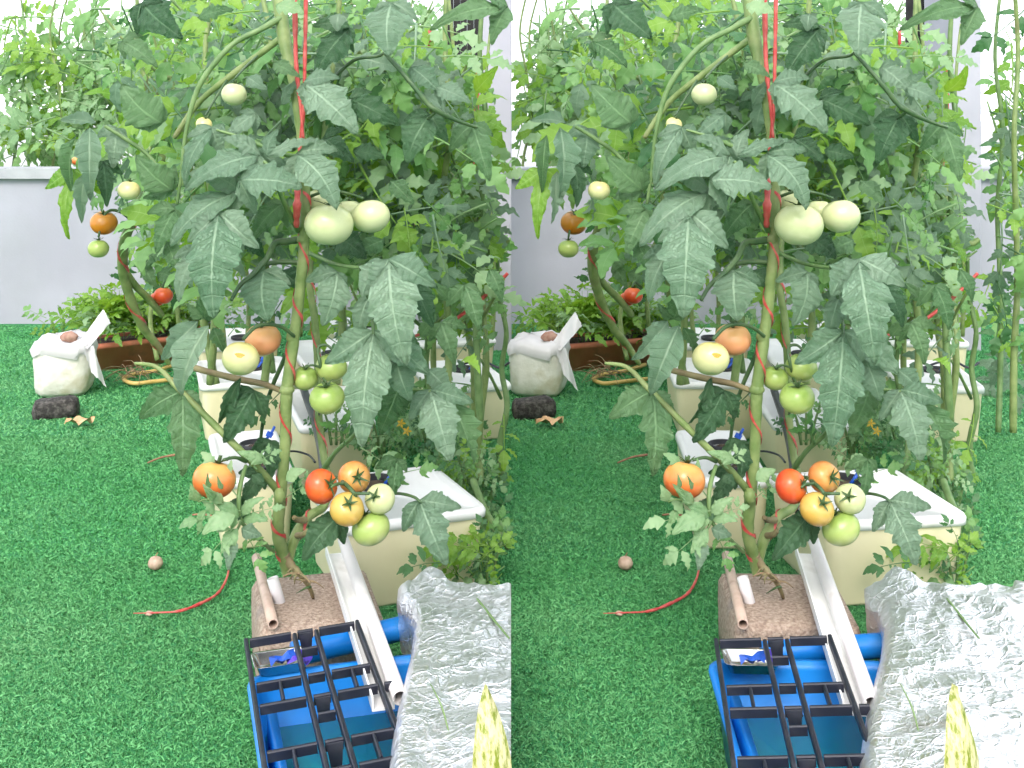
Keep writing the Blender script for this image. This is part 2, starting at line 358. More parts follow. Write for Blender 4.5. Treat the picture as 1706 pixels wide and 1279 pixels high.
def tube(pts, seg=8, n=6, jit=0.0, rnd=None):
    path = spline(pts, n); fr = frames(path); rings = []
    for (p, r), (t, x, y) in zip(path, fr):
        rr = r * (1 + (rnd.uniform(-jit, jit) if rnd else 0))
        rings.append([p + x * rr * math.cos(2 * math.pi * k / seg) + y * rr * math.sin(2 * math.pi * k / seg) for k in range(seg)])
    return loft(rings)
def join(parts):
    v, f = [], []
    for a, b in parts:
        o = len(v); v += list(a); f += [tuple(i + o for i in q) for q in b]
    return v, f
def box(x0, x1, y0, y1, z0, z1):
    v = [(x0, y0, z0), (x1, y0, z0), (x1, y1, z0), (x0, y1, z0), (x0, y0, z1), (x1, y0, z1), (x1, y1, z1), (x0, y1, z1)]
    return v, [(3, 2, 1, 0), (4, 5, 6, 7), (0, 1, 5, 4), (1, 2, 6, 5), (2, 3, 7, 6), (3, 0, 4, 7)]
def off(vf, d): return [Vector(p) + Vector(d) for p in vf[0]], vf[1]

# ------------------------------------------------------------------ leaf shapes
def leaflet_geo(rnd, rows=15, cols=4, lobes=5, depth=0.28, wid=0.34, bulge=0.08, fold=0.25, ripple=0.035, twist=0.25, curl=0.15, quilt=0.0, serr=0.0):
    """one tomato leaflet: base (0,0,0), tip (0,1,0), half width about `wid`"""
    v, f, uv = [], [], []
    ph = rnd.uniform(0, 1); tw = rnd.uniform(-twist, twist); bend = rnd.uniform(-0.06, 0.06)
    asym = rnd.uniform(0.86, 1.0); tipd = rnd.uniform(0.0, 0.12)
    for i in range(rows + 1):
        t = i / rows
        for j in range(-cols, cols + 1):
            u = j / cols; sgn = 1 if u >= 0 else -1
            env = (min(1, t / 0.26) ** 0.6) * ((1 - max(0, t - 0.06)) ** 0.85) * 1.22 if t < 1 else 0
            tooth = 1 - depth * (0.5 - 0.5 * math.cos(2 * math.pi * (lobes * t + (0.18 * sgn + ph)))) * (0.5 + 0.5 * (1 - t))
            tooth += 0.05 * math.sin(23 * t + 5 * ph + sgn) + serr * math.sin(71 * t + 9 * ph + 2 * sgn) * (1 - 0.5 * t) + serr * noise.noise(Vector((t * 17, sgn, ph * 40)))
            wv = wid * env * tooth * (asym if sgn > 0 else 2 - asym - 0.05) + 0.006 * (1 - t)
            au = abs(u)
            x = sgn * au * wv
            y = t + au * wv * 0.55 * (1 - t) - 0.05 * au * env * (1 if t < 0.2 else 0)
            z = bulge * 4 * t * (1 - t) + fold * au * wv - curl * au * au * wv - tipd * max(0, t - 0.7)
            z += ripple * math.sin(2 * math.pi * lobes * 1.0 * t + ph * 6) * au * min(1, env * 1.2)
            z += quilt * (math.sin(4 * math.pi * lobes * (t - 0.12 * au) + ph * 3) * math.sin(math.pi * au * 2.2) + 2.2 * noise.noise(Vector((u * 2.3, t * 3.4, ph * 50))) * min(1, au * 3)) if quilt else 0
            z += 0.02 * math.sin(9 * u + 13 * t + ph * 9) * au
            a = tw * (t - 0.3) ; x, z2 = x * math.cos(a) - (z - bulge * 4 * t * (1 - t)) * math.sin(a), x * math.sin(a) + (z - bulge * 4 * t * (1 - t)) * math.cos(a)
            z = z2 + bulge * 4 * t * (1 - t)
            v.append((x + bend * 4 * t * (1 - t), y, z)); uv.append((u * 0.5 + 0.5, t))
    n = 2 * cols + 1
    for i in range(rows):
        for j in range(n - 1):
            a = i * n + j; f.append((a, a + 1, a + n + 1, a + n))
    return v, f, uv
def place_geo(geo, B, T, nrm, wscale=1.0):
    y = (T - B); L = y.length; y.normalize(); x = y.cross(nrm).normalized(); z = x.cross(y)
    return [B + x * (p[0] * L * wscale) + y * (p[1] * L) + z * (p[2] * L) for p in geo[0]], geo[1], geo[2]
def leaflet_mesh(kind, k):
    def fn():
        r = random.Random(hash_(kind) * 100 + k)
        if kind == 'lobed': g = leaflet_geo(r, 30, 7, r.choice((4, 5)), r.choice((0.22, 0.30, 0.36)), 0.40, 0.10, 0.14, 0.03, quilt=0.016, serr=0.06)
        elif kind == 'oval': g = leaflet_geo(r, 24, 6, 6, 0.12, 0.34, 0.12, 0.20, 0.02, quilt=0.014, serr=0.04)
        elif kind == 'curl': g = leaflet_geo(r, 18, 5, 5, 0.25, 0.38, 0.16, 0.75, 0.05, twist=0.9, curl=0.1)
        else: g = leaflet_geo(r, 9, 2, 4, 0.30, 0.36, 0.10, 0.25, 0.03)
        return mesh('leaf_' + kind, *g)
    return shared(('leaflet', kind, k), fn)
def hash_(s): return sum((i + 1) * ord(c) for i, c in enumerate(s)) % 9973
def compound_mesh(k, style='tomato'):
    """whole pinnate leaf along +Y, length 1, hanging a little at the tip"""
    def fn():
        r = random.Random(771 + k * 13 + hash_(style)); V, Fc, UV = [], [], []
        droop = r.uniform(0.10, 0.34); sway = r.uniform(-0.15, 0.15)
        def P(t): return Vector((sway * t * t, t * (1 - 0.25 * droop * t), -droop * t * t))
        def addg(g):
            o = len(V); V.extend(g[0]); Fc.extend([tuple(i + o for i in q) for q in g[1]]); UV.extend(g[2])
        rt = tube([(P(t), 0.016 * (1 - 0.65 * t)) for t in (0, 0.3, 0.6, 0.9)], 5, 2)
        addg((rt[0], rt[1], [(0.5, 0.5)] * len(rt[0])))
        pairs = 3 if style == 'tomato' else 4
        for q in range(pairs):
            t = 0.26 + 0.56 * q / max(1, pairs - 1)
            for sg in (-1, 1):
                ll = r.uniform(0.22, 0.42) * (1.08 - 0.3 * abs(q - 1) / pairs)
                if r.random() < 0.06: continue
                d = Vector((sg * r.uniform(0.75, 1.0), r.uniform(0.25, 0.7), r.uniform(-0.55, 0.1))).normalized()
                B = P(t + r.uniform(-0.03, 0.03)); nrm = Vector((r.uniform(-0.35, 0.35), r.uniform(-0.3, 0.3), 1)).normalized()
                B2 = B + d * 0.035
                addg(place_geo(leaflet_geo(r, 10, 2, 3, 0.46, 0.30, 0.14, 0.25, 0.05, twist=0.9), B2, B2 + d * ll, nrm, r.uniform(0.75, 1.1)))
                if style == 'tomato' and q < pairs - 1 and r.random() < 0.6:
                    B = P(t + 0.1); d = Vector((sg, 0.4, r.uniform(-0.4, 0.2))).normalized()
                    addg(place_geo(leaflet_geo(r, 4, 1, 2, 0.2, 0.34), B, B + d * r.uniform(0.08, 0.14), nrm))
        B = P(0.88); d = (P(1.0) - P(0.85)).normalized() + Vector((0, 0, -0.25)); d.normalize()
        addg(place_geo(leaflet_geo(r, 10, 2, 3, 0.48, 0.36 if style == 'tomato' else 0.28, 0.12, 0.2, 0.05, twist=0.6), B, B + d * r.uniform(0.36, 0.46), Vector((0.1, 0.2, 1)).normalized()))
        return mesh('leaf_compound', V, Fc, UV)
    return shared(('compound', style, k), fn)
MCACHE = {}
def with_mat(me, m):
    """the same shape with another material (mesh copy made once per material)"""
    k = (me.name, m)
    if k not in MCACHE:
        c = me.copy(); c.materials.clear(); c.materials.append(MATS[m]); MCACHE[k] = c
    return MCACHE[k]
def orient(B, T, nrm, wscale=1.0, origin=Vector((0, 0, 0))):
    y = T - B; L = y.length; y = y.normalized(); x = y.cross(nrm)
    if x.length < 1e-3: x = y.cross(Vector((0.3, 0.8, 0.5)))
    x.normalize(); z = x.cross(y)
    m = Matrix.Identity(4)
    for c, (a, sc) in enumerate(((x, L * wscale), (y, L), (z, L))):
        for r in range(3): m[r][c] = a[r] * sc
    m.translation = B - origin
    return m
def in_half(px, s):  # keeps every plant inside its own plot
    return (px < 851) if s == 0 else (px > 74)

# ------------------------------------------------------------------ tomatoes
def tomato_mesh(k):
    def fn():
        r = random.Random(40 + k); nu, nv = 28, 18; v, f = [], []; ribs = r.choice((5, 6, 7)); rb = r.uniform(0.008, 0.03); ph = r.uniform(0, 6)
        for i in range(nv + 1):
            a = math.pi * i / nv; z = math.cos(a); rr = math.sin(a)
            for j in range(nu):
                b = 2 * math.pi * j / nu
                q = rr * (1 + rb * math.cos(ribs * b + ph) * (0.35 + max(0, z)) + 0.015 * math.cos(2 * b + ph))
                dent = 0.17 * math.exp(-(rr / 0.30) ** 2) if z > 0 else -0.05 * math.exp(-(rr / 0.22) ** 2)
                v.append((q * math.cos(b), q * math.sin(b), 0.88 * z - dent))
        for i in range(nv):
            for j in range(nu):
                b = (j + 1) % nu; f.append((i * nu + j, (i + 1) * nu + j, (i + 1) * nu + b, i * nu + b))
        return mesh('tomato', v, f)
    return shared(('tomato', k), fn)
def calyx_mesh(k):
    def fn():
        r = random.Random(7 + k); parts = []
        for q in range(5 + k % 2):
            a = 2 * math.pi * q / (5 + k % 2) + r.uniform(-0.2, 0.2); L = r.uniform(0.36, 0.56); up = r.uniform(0.05, 0.32)
            d = Vector((math.cos(a), math.sin(a), 0)); sd = Vector((-math.sin(a), math.cos(a), 0)); v = []; f = []
            for i in range(5):
                t = i / 4; c = d * (L * t) + Vector((0, 0, 0.74 + 0.10 * math.sin(t * 2.2) + up * t * t)); wv = 0.075 * (1 - t) ** 0.7 + 0.004
                v += [c - sd * wv + Vector((0, 0, 0.02)), c, c + sd * wv + Vector((0, 0, 0.02))]
            for i in range(4):
                for j in (0, 1): f.append((i * 3 + j, i * 3 + j + 1, i * 3 + j + 4, i * 3 + j + 3))
            parts.append((v, f))
        parts.append(tube([(Vector((0, 0, 0.70)), 0.085), (Vector((0.02, 0, 0.86)), 0.06), (Vector((0.07, 0.02, 1.05)), 0.05)], 6, 3))
        me = mesh('calyx', *join(parts)); me.materials.append(MATS['calyx_green']); return me
    return shared(('calyx', k), fn)
def tomato(root, O, px, py, d, Y, m, axis, s, label, k=0, calyx=True):
    c = W(px, py, Y, s); R = d * 0.5 * Y / F
    z = Vector(axis).normalized(); x = Vector((0.9, 0.1, 0.2)).cross(z).normalized(); y = z.cross(x)
    mt = Matrix.Identity(4)
    for q, a in enumerate((x, y, z)):
        for r in range(3): mt[r][q] = a[r] * R
    mt.translation = c - O
    o = add('tomato', with_mat(tomato_mesh(k % 6), m), None, root, mt, label)
    if calyx: add('calyx', calyx_mesh(k % 4), None, o, Matrix.Translation((0, 0, -0.19)) @ Matrix.Diagonal((1.35, 1.35, 1.25, 1)))
    return o
def stem(root, O, name, pts, s, m='stem_green', jit=0.06, seg=9, n=7):
    """pts: (px, py, Y, radius in px)"""
    r = random.Random(len(pts) * 7 + int(pts[0][0]))
    P = [(W(x, y, Y, s) - O, rp * Y / F) for x, y, Y, rp in pts]
    return add(name, mesh(name, *tube(P, seg, n, jit, r)), m, root)
def leaf(root, O, s, b, t, Y0, Y1, wpx, kind='lobed', m='leaf_dusty', tilt=0.5, roll=0.0, k=None):
    B = W(b[0], b[1], Y0, s); T = W(t[0], t[1], Y1, s)
    lp = math.hypot(b[0] - t[0], b[1] - t[1]) + 1e-6
    hw = {'lobed': 0.40, 'oval': 0.34, 'curl': 0.38}.get(kind, 0.36)
    L = (T - B).length
    ws = (wpx * Y0 / F) / (2 * hw * L * 0.95)
    n = Vector((roll, -1.0, tilt)).normalized()
    if k is None: k = int(b[0] + b[1]) % 6
    if kind == 'compound':
        return add('leaf', with_mat(compound_mesh(k % 8), m), None, root, orient(B, T, n, 1.0, O))
    return add('leaf', with_mat(leaflet_mesh(kind, k), {'leaf_mid': 'leaf_mid_near', 'leaf_dark': 'leaf_dark_near'}.get(m, m)), None, root, orient(B, T, n, ws, O))

# ------------------------------------------------------------------ setting: ground, turf, walls
def plane(x0, x1, y0, y1, z): return [(x0, y0, z), (x1, y0, z), (x1, y1, z), (x0, y1, z)], [(0, 1, 2, 3)]
add('ground', mesh('ground', *plane(-400, 400, -40, 900, -0.012), smooth=False), 'far_ground', kind='structure')
add('terrace_floor', mesh('terrace_floor', *plane(-7, 7, -3, 5.6, 0.0), smooth=False), 'turf_base', kind='structure')
def turf():
    rg = np.random.default_rng(5); V = []
    for (y0, y1, hx, dens, hgt, wd) in ((1.45, 2.6, 1.5, 110000, 0.0052, 0.0010), (2.6, 3.6, 2.0, 55000, 0.0055, 0.0014), (3.6, 5.55, 3.0, 20000, 0.006, 0.0024)):
        n = int((y1 - y0) * 2 * hx * dens)
        x = rg.uniform(-hx, hx, n); y = rg.uniform(y0, y1, n); a = rg.uniform(0, 2 * math.pi, n)
        hh = hgt * rg.uniform(0.5, 1.25, n); lx = rg.normal(0, 0.55, n) * hh; ly = rg.normal(-0.2, 0.55, n) * hh; wv = wd * rg.uniform(0.7, 1.3, n)
        b = np.stack([x, y, np.zeros(n)], 1); d = np.stack([np.cos(a) * wv, np.sin(a) * wv, np.zeros(n)], 1)
        mid = b + np.stack([lx * 0.4, ly * 0.4, hh * 0.62], 1); tip = b + np.stack([lx * 1.5, ly * 1.5, hh], 1)
        V.append(np.stack([b - d, b + d, mid + d * 0.7, tip], 1).reshape(-1, 3))
    V = np.concatenate(V); n = len(V) // 4
    me = bpy.data.meshes.new('turf'); me.vertices.add(len(V)); me.vertices.foreach_set('co', V.ravel().astype(np.float32))
    me.loops.add(n * 4); me.polygons.add(n)
    me.loops.foreach_set('vertex_index', np.arange(n * 4, dtype=np.int32))
    me.polygons.foreach_set('loop_start', np.arange(0, n * 4, 4, dtype=np.int32))
    me.update(calc_edges=True)
    add('artificial_turf', me, 'turf_blade', kind='stuff', label='short bright green artificial turf covering the terrace floor', cat='turf')
turf()
WY = 5.6; WZ = H - 80 * WY / F
o = empty('parapet_wall', (0, WY, 0), 0, 'low pale lavender painted parapet wall behind the tomato plants', 'wall')
add('wall_face', mesh('wall_face', *box(-6, 6, 0, 0.18, -0.01, WZ - 0.05), smooth=False), 'wall_paint', o)
add('coping', mesh('coping', *box(-6, 6, -0.03, 0.21, WZ - 0.048, WZ), smooth=False), 'wall_cap', o)
for s in (0, 1):
    # white pillar with an added dark panel standing for the void beside it, at the inner end of each plot
    Y = 4.95; p = W(797, 300, Y, s); q = W(853, 300, Y, s); wd = q.x - p.x - 0.004
    r = empty('pillar', ((p.x + q.x) / 2, Y + 0.15, 0), 0, 'tall white painted pillar at the right edge of the %s plot' % SIDE[s], 'pillar', 'white pillars')
    add('shaft', mesh('shaft', *loft([rrect(wd, 0.3, 0.006, z) for z in (0, 2.4)]), smooth=False), 'pillar_paint', r)
    add('capital', mesh('capital', *loft([rrect(wd + 0.04, 0.34, 0.006, z) for z in (2.402, 2.5)]), smooth=False), 'pillar_paint', r)
    p = W(742, 300, Y + 0.3, s); q = W(800, 300, Y + 0.3, s)
    r = empty('void_panel', ((p.x + q.x) / 2, Y + 0.42, 0), 0, 'dark plank standing for the void left of the white pillar in the %s plot' % SIDE[s], 'panel', 'dark void panels')
    hw = (q.x - p.x) / 2
    for k in range(5):
        a = -hw + 2 * hw * k / 5
        add('infill', shared(('infill', s), lambda: mesh('infill', *box(0.0, 2 * hw / 5 - 0.0015, -0.012, 0.012, 0.98, 1.75), smooth=False)), 'void_dark', r, Matrix.Translation((a, 0.004 * (k % 2), 0)))
    for z in (1.05, 1.55):
        add('infill_back', mesh('infill_back', *box(-hw, hw, 0.018, 0.05, z, z + 0.07), smooth=False), 'void_dark', r)

# ------------------------------------------------------------------ hydroponic boxes
def bx_body(wd, dp, h): return mesh('body', *loft([rrect(wd * 0.86, dp * 0.88, 0.02, 0.0), rrect(wd * 0.88, dp * 0.9, 0.025, 0.006), rrect(wd * 0.955, dp * 0.965, 0.025, h - 0.022), rrect(wd * 0.955, dp * 0.965, 0.025, h - 0.010)]))
def bx_lid(wd, dp, h):
    z = h - 0.018
    return mesh('lid', *loft([rrect(wd, dp, 0.025, z), rrect(wd * 1.005, dp * 1.005, 0.026, z + 0.012), rrect(wd - 0.006, dp - 0.006, 0.024, z + 0.019),
                              rrect(wd - 0.026, dp - 0.026, 0.02, z + 0.020), rrect(wd - 0.034, dp - 0.034, 0.018, z + 0.013)]))
def pot_mesh():
    return mesh('net_pot', *loft([circ(0.020, 0.001), circ(0.030, 0.001), circ(0.034, 0.004), circ(0.034, 0.010), circ(0.032, 0.012), circ(0.030, 0.010), circ(0.027, 0.001)], True, True))
def valve_mesh():
    return mesh('valve', *join([tube([(Vector((0, 0, 0)), 0.004), (Vector((0.004, 0, 0.03)), 0.004)], 6, 2), off(loft([rrect(0.016, 0.007, 0.002, z) for z in (0, 0.012)]), (0.004, 0, 0.028)),
                                off(loft([rrect(0.005, 0.012, 0.002, z) for z in (0, 0.02)]), (0.006, 0, 0.036))]))
BOXES = [  # xu, Y (centre), width, depth, height, yaw deg (left, right), pots [(x, y, valve)], where
    (0.240, 2.50, 0.30, 0.33, 0.170, (12, 19), [(-0.01, 0.085, 1)], 'beside the white pipe'),
    (-0.066, 2.84, 0.17, 0.42, 0.160, (6, 9), [(0.02, 0.07, 1), (0.03, -0.1, 0)], 'behind the forked stem'),
    (-0.105, 3.74, 0.28, 0.38, 0.170, (6, 9), [(0.03, 0.03, 1), (0.07, 0.13, 0)], 'behind the scarred tomato'),
    (-0.150, 4.32, 0.28, 0.36, 0.170, (6, 6), [(0.02, -0.03, 1)], 'back beside the trough'),
    (0.135, 3.30, 0.20, 0.44, 0.165, (6, 9), [(0.0, 0.0, 0)], 'under the green truss'),
    (0.180, 4.05, 0.24, 0.44, 0.170, (6, 6), [(0.0, -0.05, 1)], 'behind the long hanging leaves'),
    (0.560, 3.72, 0.24, 0.40, 0.165, (5, 5), [(0.03, 0.05, 1)], 'under the arching stem'),
    (0.620, 4.40, 0.28, 0.40, 0.170, (5, 5), [(-0.05, -0.08, 1)], 'near the white pillar'),
    (0.330, 4.62, 0.26, 0.36, 0.170, (5, 5), [(0.0, -0.06, 0)], 'far back in the middle'),
]
for s in (0, 1):
    for i, (xu, Y, wd, dp, h, yw, pots, where) in enumerate(BOXES):
        r = rigid('planting_box', xu, Y, s, 'cream plastic box with white lid %s, %s plot' % (where, SIDE[s]), 'box', 'cream planting boxes', 0.002, math.radians(yw[s]))
        add('body', shared(('bb', i), lambda: bx_body(wd, dp, h)), 'box_cream', r)
        add('lid', shared(('bl', i), lambda: bx_lid(wd, dp, h)), 'lid_white', r)
        for (x, y, vv) in pots:
            mt = Matrix.Translation((x, y, h - 0.006)) @ Matrix.Diagonal((1.5, 1.5, 1.1, 1) if i == 0 else (1.15, 1.15, 1, 1))
            pt = add('net_pot', shared('pot', pot_mesh), 'net_pot_black', r, mt)
            add('growing_medium', shared('medium', lambda: mesh('growing_medium', *loft([circ(0.017, 0.0015), circ(0.014, 0.005), circ(0.006, 0.0065)]))), 'growing_medium', pt)
            if vv: add('drip_valve', shared('valve', valve_mesh), 'blue_valve', r, Matrix.Translation((x + 0.012, y - 0.02, h + 0.0)) @ Matrix.Rotation(0.5, 4, 'Y'))

def free_tube(name, pts, s, m, label, cat, group=None, seg=8, n=8):
    P = [W(x, y, Y, s) for x, y, Y, r in pts]; O = P[0].copy()
    return add(name, mesh(name, *tube([(p - O, q[3] * q[2] / F) for p, q in zip(P, pts)], seg, n)), m, None, Matrix.Translation(O), label, cat, group)
for s in (0, 1):
    free_tube('irrigation_hose', [(498, 622, 3.5, 6), (510, 660, 3.3, 6.5), (524, 700, 3.05, 7), (535, 745, 2.78, 8), (542, 800, 2.55, 8.5), (548, 850, 2.46, 9)], s, 'black_plastic', 'thick black irrigation hose curving behind the second stem, %s plot' % SIDE[s], 'hose', 'black hoses')
    free_tube('irrigation_hose', [(350, 632, 3.75, 1.7), (352, 622, 3.8, 1.7), (380, 617, 3.85, 1.7), (430, 622, 3.8, 1.7), (470, 640, 3.7, 1.7)], s, 'black_plastic', 'thin black drip hose looped on the box lid, %s plot' % SIDE[s], 'hose', 'black hoses', 6)
    free_tube('irrigation_hose', [(440, 770, 2.95, 1.8), (480, 752, 2.95, 1.8), (512, 757, 2.95, 1.8), (525, 770, 2.85, 1.8)], s, 'black_plastic', 'thin black drip hose behind the base of the stem, %s plot' % SIDE[s], 'hose', 'black hoses', 6)
    free_tube('irrigation_hose', [(760, 610, 3.75, 2), (800, 600, 3.8, 2), (830, 612, 3.75, 2), (848, 604, 3.8, 2)], s, 'black_plastic', 'thin black drip hose on the rightmost box lid, %s plot' % SIDE[s], 'hose', 'black hoses', 6)

# ------------------------------------------------------------------ front: block, tub, grid lid, pipes, foil
ZL = 0.17
def lidpt(s=None): pass
def hollow(L, ro, ri, n=18): return loft([circ(ri, 0.0, n), circ(ri, L, n), circ(ri + 0.0004, L, n), circ(ro - 0.0004, L, n), circ(ro, L - 0.0005, n), circ(ro, 0.0005, n), circ(ro - 0.0004, 0, n), circ(ri + 0.0004, 0, n), circ(ri, 0.0002, n)], False, False)
for s in (0, 1):
    S = SIDE[s]
    # concrete block
    r = rigid('concrete_block', 0.066, 2.06, s, 'rough brown concrete block under the roots, %s plot' % S, 'block', 'concrete blocks', 0.003, math.radians((4, 8)[s]))
    def blk():
        rr = random.Random(3); rings = []
        for z, ins in ((0, 0), (0.04, 0.0), (0.08, 0.001), (0.112, 0.002), (0.122, 0.006), (0.127, 0.018), (0.129, 0.05)):
            rings.append([(x + rr.uniform(-.0022, .0022), y + rr.uniform(-.0022, .0022), zz + rr.uniform(-.0018, .0018)) for x, y, zz in rrect(0.205 - ins, 0.24 - ins, 0.014, z, 5)])
        return mesh('concrete_block', *loft(rings))
    add('slab', shared('blk', blk), 'concrete', r)
    # blue tub with water
    r = rigid('water_tub', 0.126, 1.575, s, 'open blue plastic water tub under the black grid, %s plot' % S, 'tub', 'blue tubs', 0.0, math.radians((5, 9)[s]))
    tw_, td = 0.28, 0.50
    add('basin', shared('tubi', lambda: mesh('basin', *loft([rrect(tw_ - 0.03, td - 0.03, 0.03, 0.002), rrect(tw_, td, 0.035, 0.121), rrect(tw_ + 0.016, td + 0.016, 0.04, 0.122), rrect(tw_ + 0.016, td + 0.016, 0.04, 0.127), rrect(tw_ - 0.006, td - 0.006, 0.033, 0.128),
                                                   rrect(tw_ - 0.012, td - 0.012, 0.03, 0.115), rrect(tw_ - 0.04, td - 0.04, 0.026, 0.008)]))), 'blue_tub', r)
    add('water', shared('wat', lambda: mesh('water', *loft([rrect(tw_ - 0.036, td - 0.036, 0.026, z) for z in (0.050, 0.055)]))), 'water', r)
    add('side_lip', shared('lip', lambda: mesh('side_lip', *off(loft([rrect(0.012, td - 0.10, 0.004, z) for z in (0.05, 0.119)]), (-tw_ / 2 + 0.022, -0.03, 0)))), 'blue_tub', r)
    # black grid lid, tipped up to the right where it lies on the pipe
    bl = U(410, 1065, 1560 / 865.0)
    d = Vector((0.085, -0.995, 0.0)); rt = Vector((0.985, 0.084, (0.05, 0.08)[s])); d.normalize(); rt.normalize(); up = rt.cross(-d).normalized()
    r = rigid('grid_lid', bl.x, bl.y, s, 'black plastic grid lid lying over the blue tub, %s plot' % S, 'grid', 'black grid lids', bl.z)
    mt = Matrix.Identity(4)
    for q, a in enumerate((rt, -d, up)):
        for k in range(3): mt[k][q] = a[k]
    def bar(u0, v0, u1, v1, wd=0.0062, hg=0.013, name='bar'):
        a = Vector((u0, -v0, 0)); b = Vector((u1, -v1, 0)); t = (b - a); L = t.length; t.normalize(); sd = Vector((-t.y, t.x, 0))
        key = ('bar', round(L, 3), wd, hg)
        def fn():
            return mesh('bar', *loft([[(0, -wd / 2, -hg), (L, -wd / 2, -hg), (L, wd / 2, -hg), (0, wd / 2, -hg)], [(0, -wd / 2, -0.0015), (L, -wd / 2, -0.0015), (L, wd / 2, -0.0015), (0, wd / 2, -0.0015)],
                                      [(0, -wd / 2 + 0.0015, 0), (L, -wd / 2 + 0.0015, 0), (L, wd / 2 - 0.0015, 0), (0, wd / 2 - 0.0015, 0)]]), smooth=False)
        m2 = Matrix.Identity(4)
        for k in range(3): m2[k][0] = t[k]; m2[k][1] = sd[k]; m2[k][2] = (0, 0, 1)[k]
        m2.translation = a
        return add(name, shared(key, fn), 'grid_plastic', r, mt @ m2)
    LW = 0.168; us = [0, 0.425 * LW, 0.62 * LW, LW, 1.36 * LW]; vs = [0, 0.148, 0.212, 0.335, 0.402, 0.52]
    for i, u in enumerate(us):
        if i < 4: bar(u, -0.005 if i in (0, 3) else 0.005, u, vs[-1] + 0.005)
    for j, v in enumerate(vs):
        bar(us[0] + 0.005, v, us[1] - 0.005, v); bar(us[1] + 0.005, v, us[2] - 0.005, v); bar(us[2] + 0.005, v, us[3] - 0.005, v)
        if j >= 2: bar(us[3] + 0.005, v, us[3] + 0.018, v)
    um = us[1] * 0.52
    bar(um, vs[1] + 0.005, um, vs[2] - 0.005, 0.0042); bar(us[2] + 0.033, vs[1] + 0.005, us[2] + 0.033, vs[2] - 0.005, 0.0042)
    bar(um, vs[3] + 0.005, um, vs[4] - 0.005, 0.0042); bar(us[2] + 0.033, vs[3] + 0.005, us[2] + 0.033, vs[4] - 0.005, 0.0042)
    bar(us[1] + 0.005, 0.062, us[2] - 0.005, 0.062, 0.005); bar(us[1] + 0.005, 0.262, us[2] - 0.005, 0.262, 0.005)
    def tab():
        x0, x1 = us[1] + 0.006, us[2] - 0.006; out = [(x0, 0), (x1, 0), (x1 - 0.003, -0.034), (x1 - 0.009, -0.034), (x1 - 0.012, -0.026), (x0 + 0.012, -0.024), (x0 + 0.008, -0.030), (x0 + 0.004, -0.030)]
        return mesh('tab', *loft([[(x, yy, z - 0.002) for x, z in out] for yy in (-0.006, -0.0085)]), smooth=False)
    for v in (vs[0], vs[2], vs[3]):
        add('tab', shared('tab', tab), 'grid_plastic', r, mt @ Matrix.Translation((0, -v + 0.001, 0)))
    # blue pipe behind the tub
    a = U(492, 1090, 1.875); b = U(720, 1052, 1.935)
    r = rigid('blue_pipe', a.x, a.y, s, 'thick bright blue plastic pipe at the back of the tub, %s plot' % S, 'pipe', None, a.z)
    add('pipe', shared('bpipe', lambda: mesh('pipe', *tube([(Vector((-0.004, 0, 0)), 0.0190), ((b - a) * 0.5, 0.0190), (b - a, 0.0190)], 20, 3))), 'blue_tub', r)
    # gutter channel and pipe
    def chan(p0, p1, wd, hg, th):
        t = (p1 - p0); L = t.length; t.normalize(); sd = t.cross(Vector((0, 0, 1))).normalized(); upv = sd.cross(t)
        prof = [(-wd / 2, hg), (-wd / 2 * 0.96, 0.0), (wd / 2 * 0.96, 0.0), (wd / 2, hg), (wd / 2 - th, hg), (wd / 2 * 0.96 - th, th), (-wd / 2 * 0.96 + th, th), (-wd / 2 + th, hg)]
        return mesh('channel', *loft([[sd * x + upv * z + t * (L * k) for x, z in prof] for k in (0, 0.33, 0.66, 1)]), smooth=False)
    a = U(556, 924, 2.21); b = U(640, 1195, 1.60)
    r = rigid('gutter_channel', a.x, a.y, s, 'white open gutter channel leading down into the tub, %s plot' % S, 'gutter', None, a.z)
    add('channel', shared('chan', lambda: chan(Vector((0, 0, 0)), b - a, 0.032, 0.020, 0.0025)), 'gutter_white', r)
    a2 = U(572, 905, 2.22); b2 = U(668, 1182, 1.60)
    r = rigid('white_pipe', a2.x, a2.y, s, 'straight white plastic pipe lying against the cream box, %s plot' % S, 'pipe', None, a2.z + 0.006)
    add('pipe', shared('wpipe', lambda: mesh('pipe', *hollow((b2 - a2).length, 0.0105, 0.0088))), 'pvc_white', r, Matrix.Translation(b2 - a2) @ (a2 - b2).to_track_quat('Z', 'Y').to_matrix().to_4x4())
    # tan tube and short white tube on the block
    a = U(455, 1040, 1.921); b = U(428, 925, 2.226)
    r = rigid('tan_tube', a.x, a.y, s, 'thin weathered tan tube lying across the concrete block, %s plot' % S, 'tube', None, a.z)
    rot = (b - a).to_track_quat('Z', 'Y').to_matrix().to_4x4()
    add('tube', shared('tantube', lambda: mesh('tube', *hollow((b - a).length, 0.0088, 0.0068))), 'tube_tan', r, rot)
    a = U(466, 1003, 2.037); b = U(454, 958, 2.045)
    r = rigid('short_tube', a.x, a.y, s, 'short upright white tube standing on the concrete block, %s plot' % S, 'tube', None, 0.130)
    dirv = Vector((b.x - a.x, 0.004, b.z - a.z))
    add('tube', shared('shorttube', lambda: mesh('tube', *hollow(dirv.length, 0.0098, 0.0082))), 'pvc_white', r, dirv.to_track_quat('Z', 'Y').to_matrix().to_4x4())
    # small metal tray with scraps
    a = U(468, 1110, 1.80)
    r = rigid('metal_tray', a.x, a.y, s, 'small shiny metal tray in the back corner of the tub, %s plot' % S, 'tray', None, 0.1285, math.radians(8))
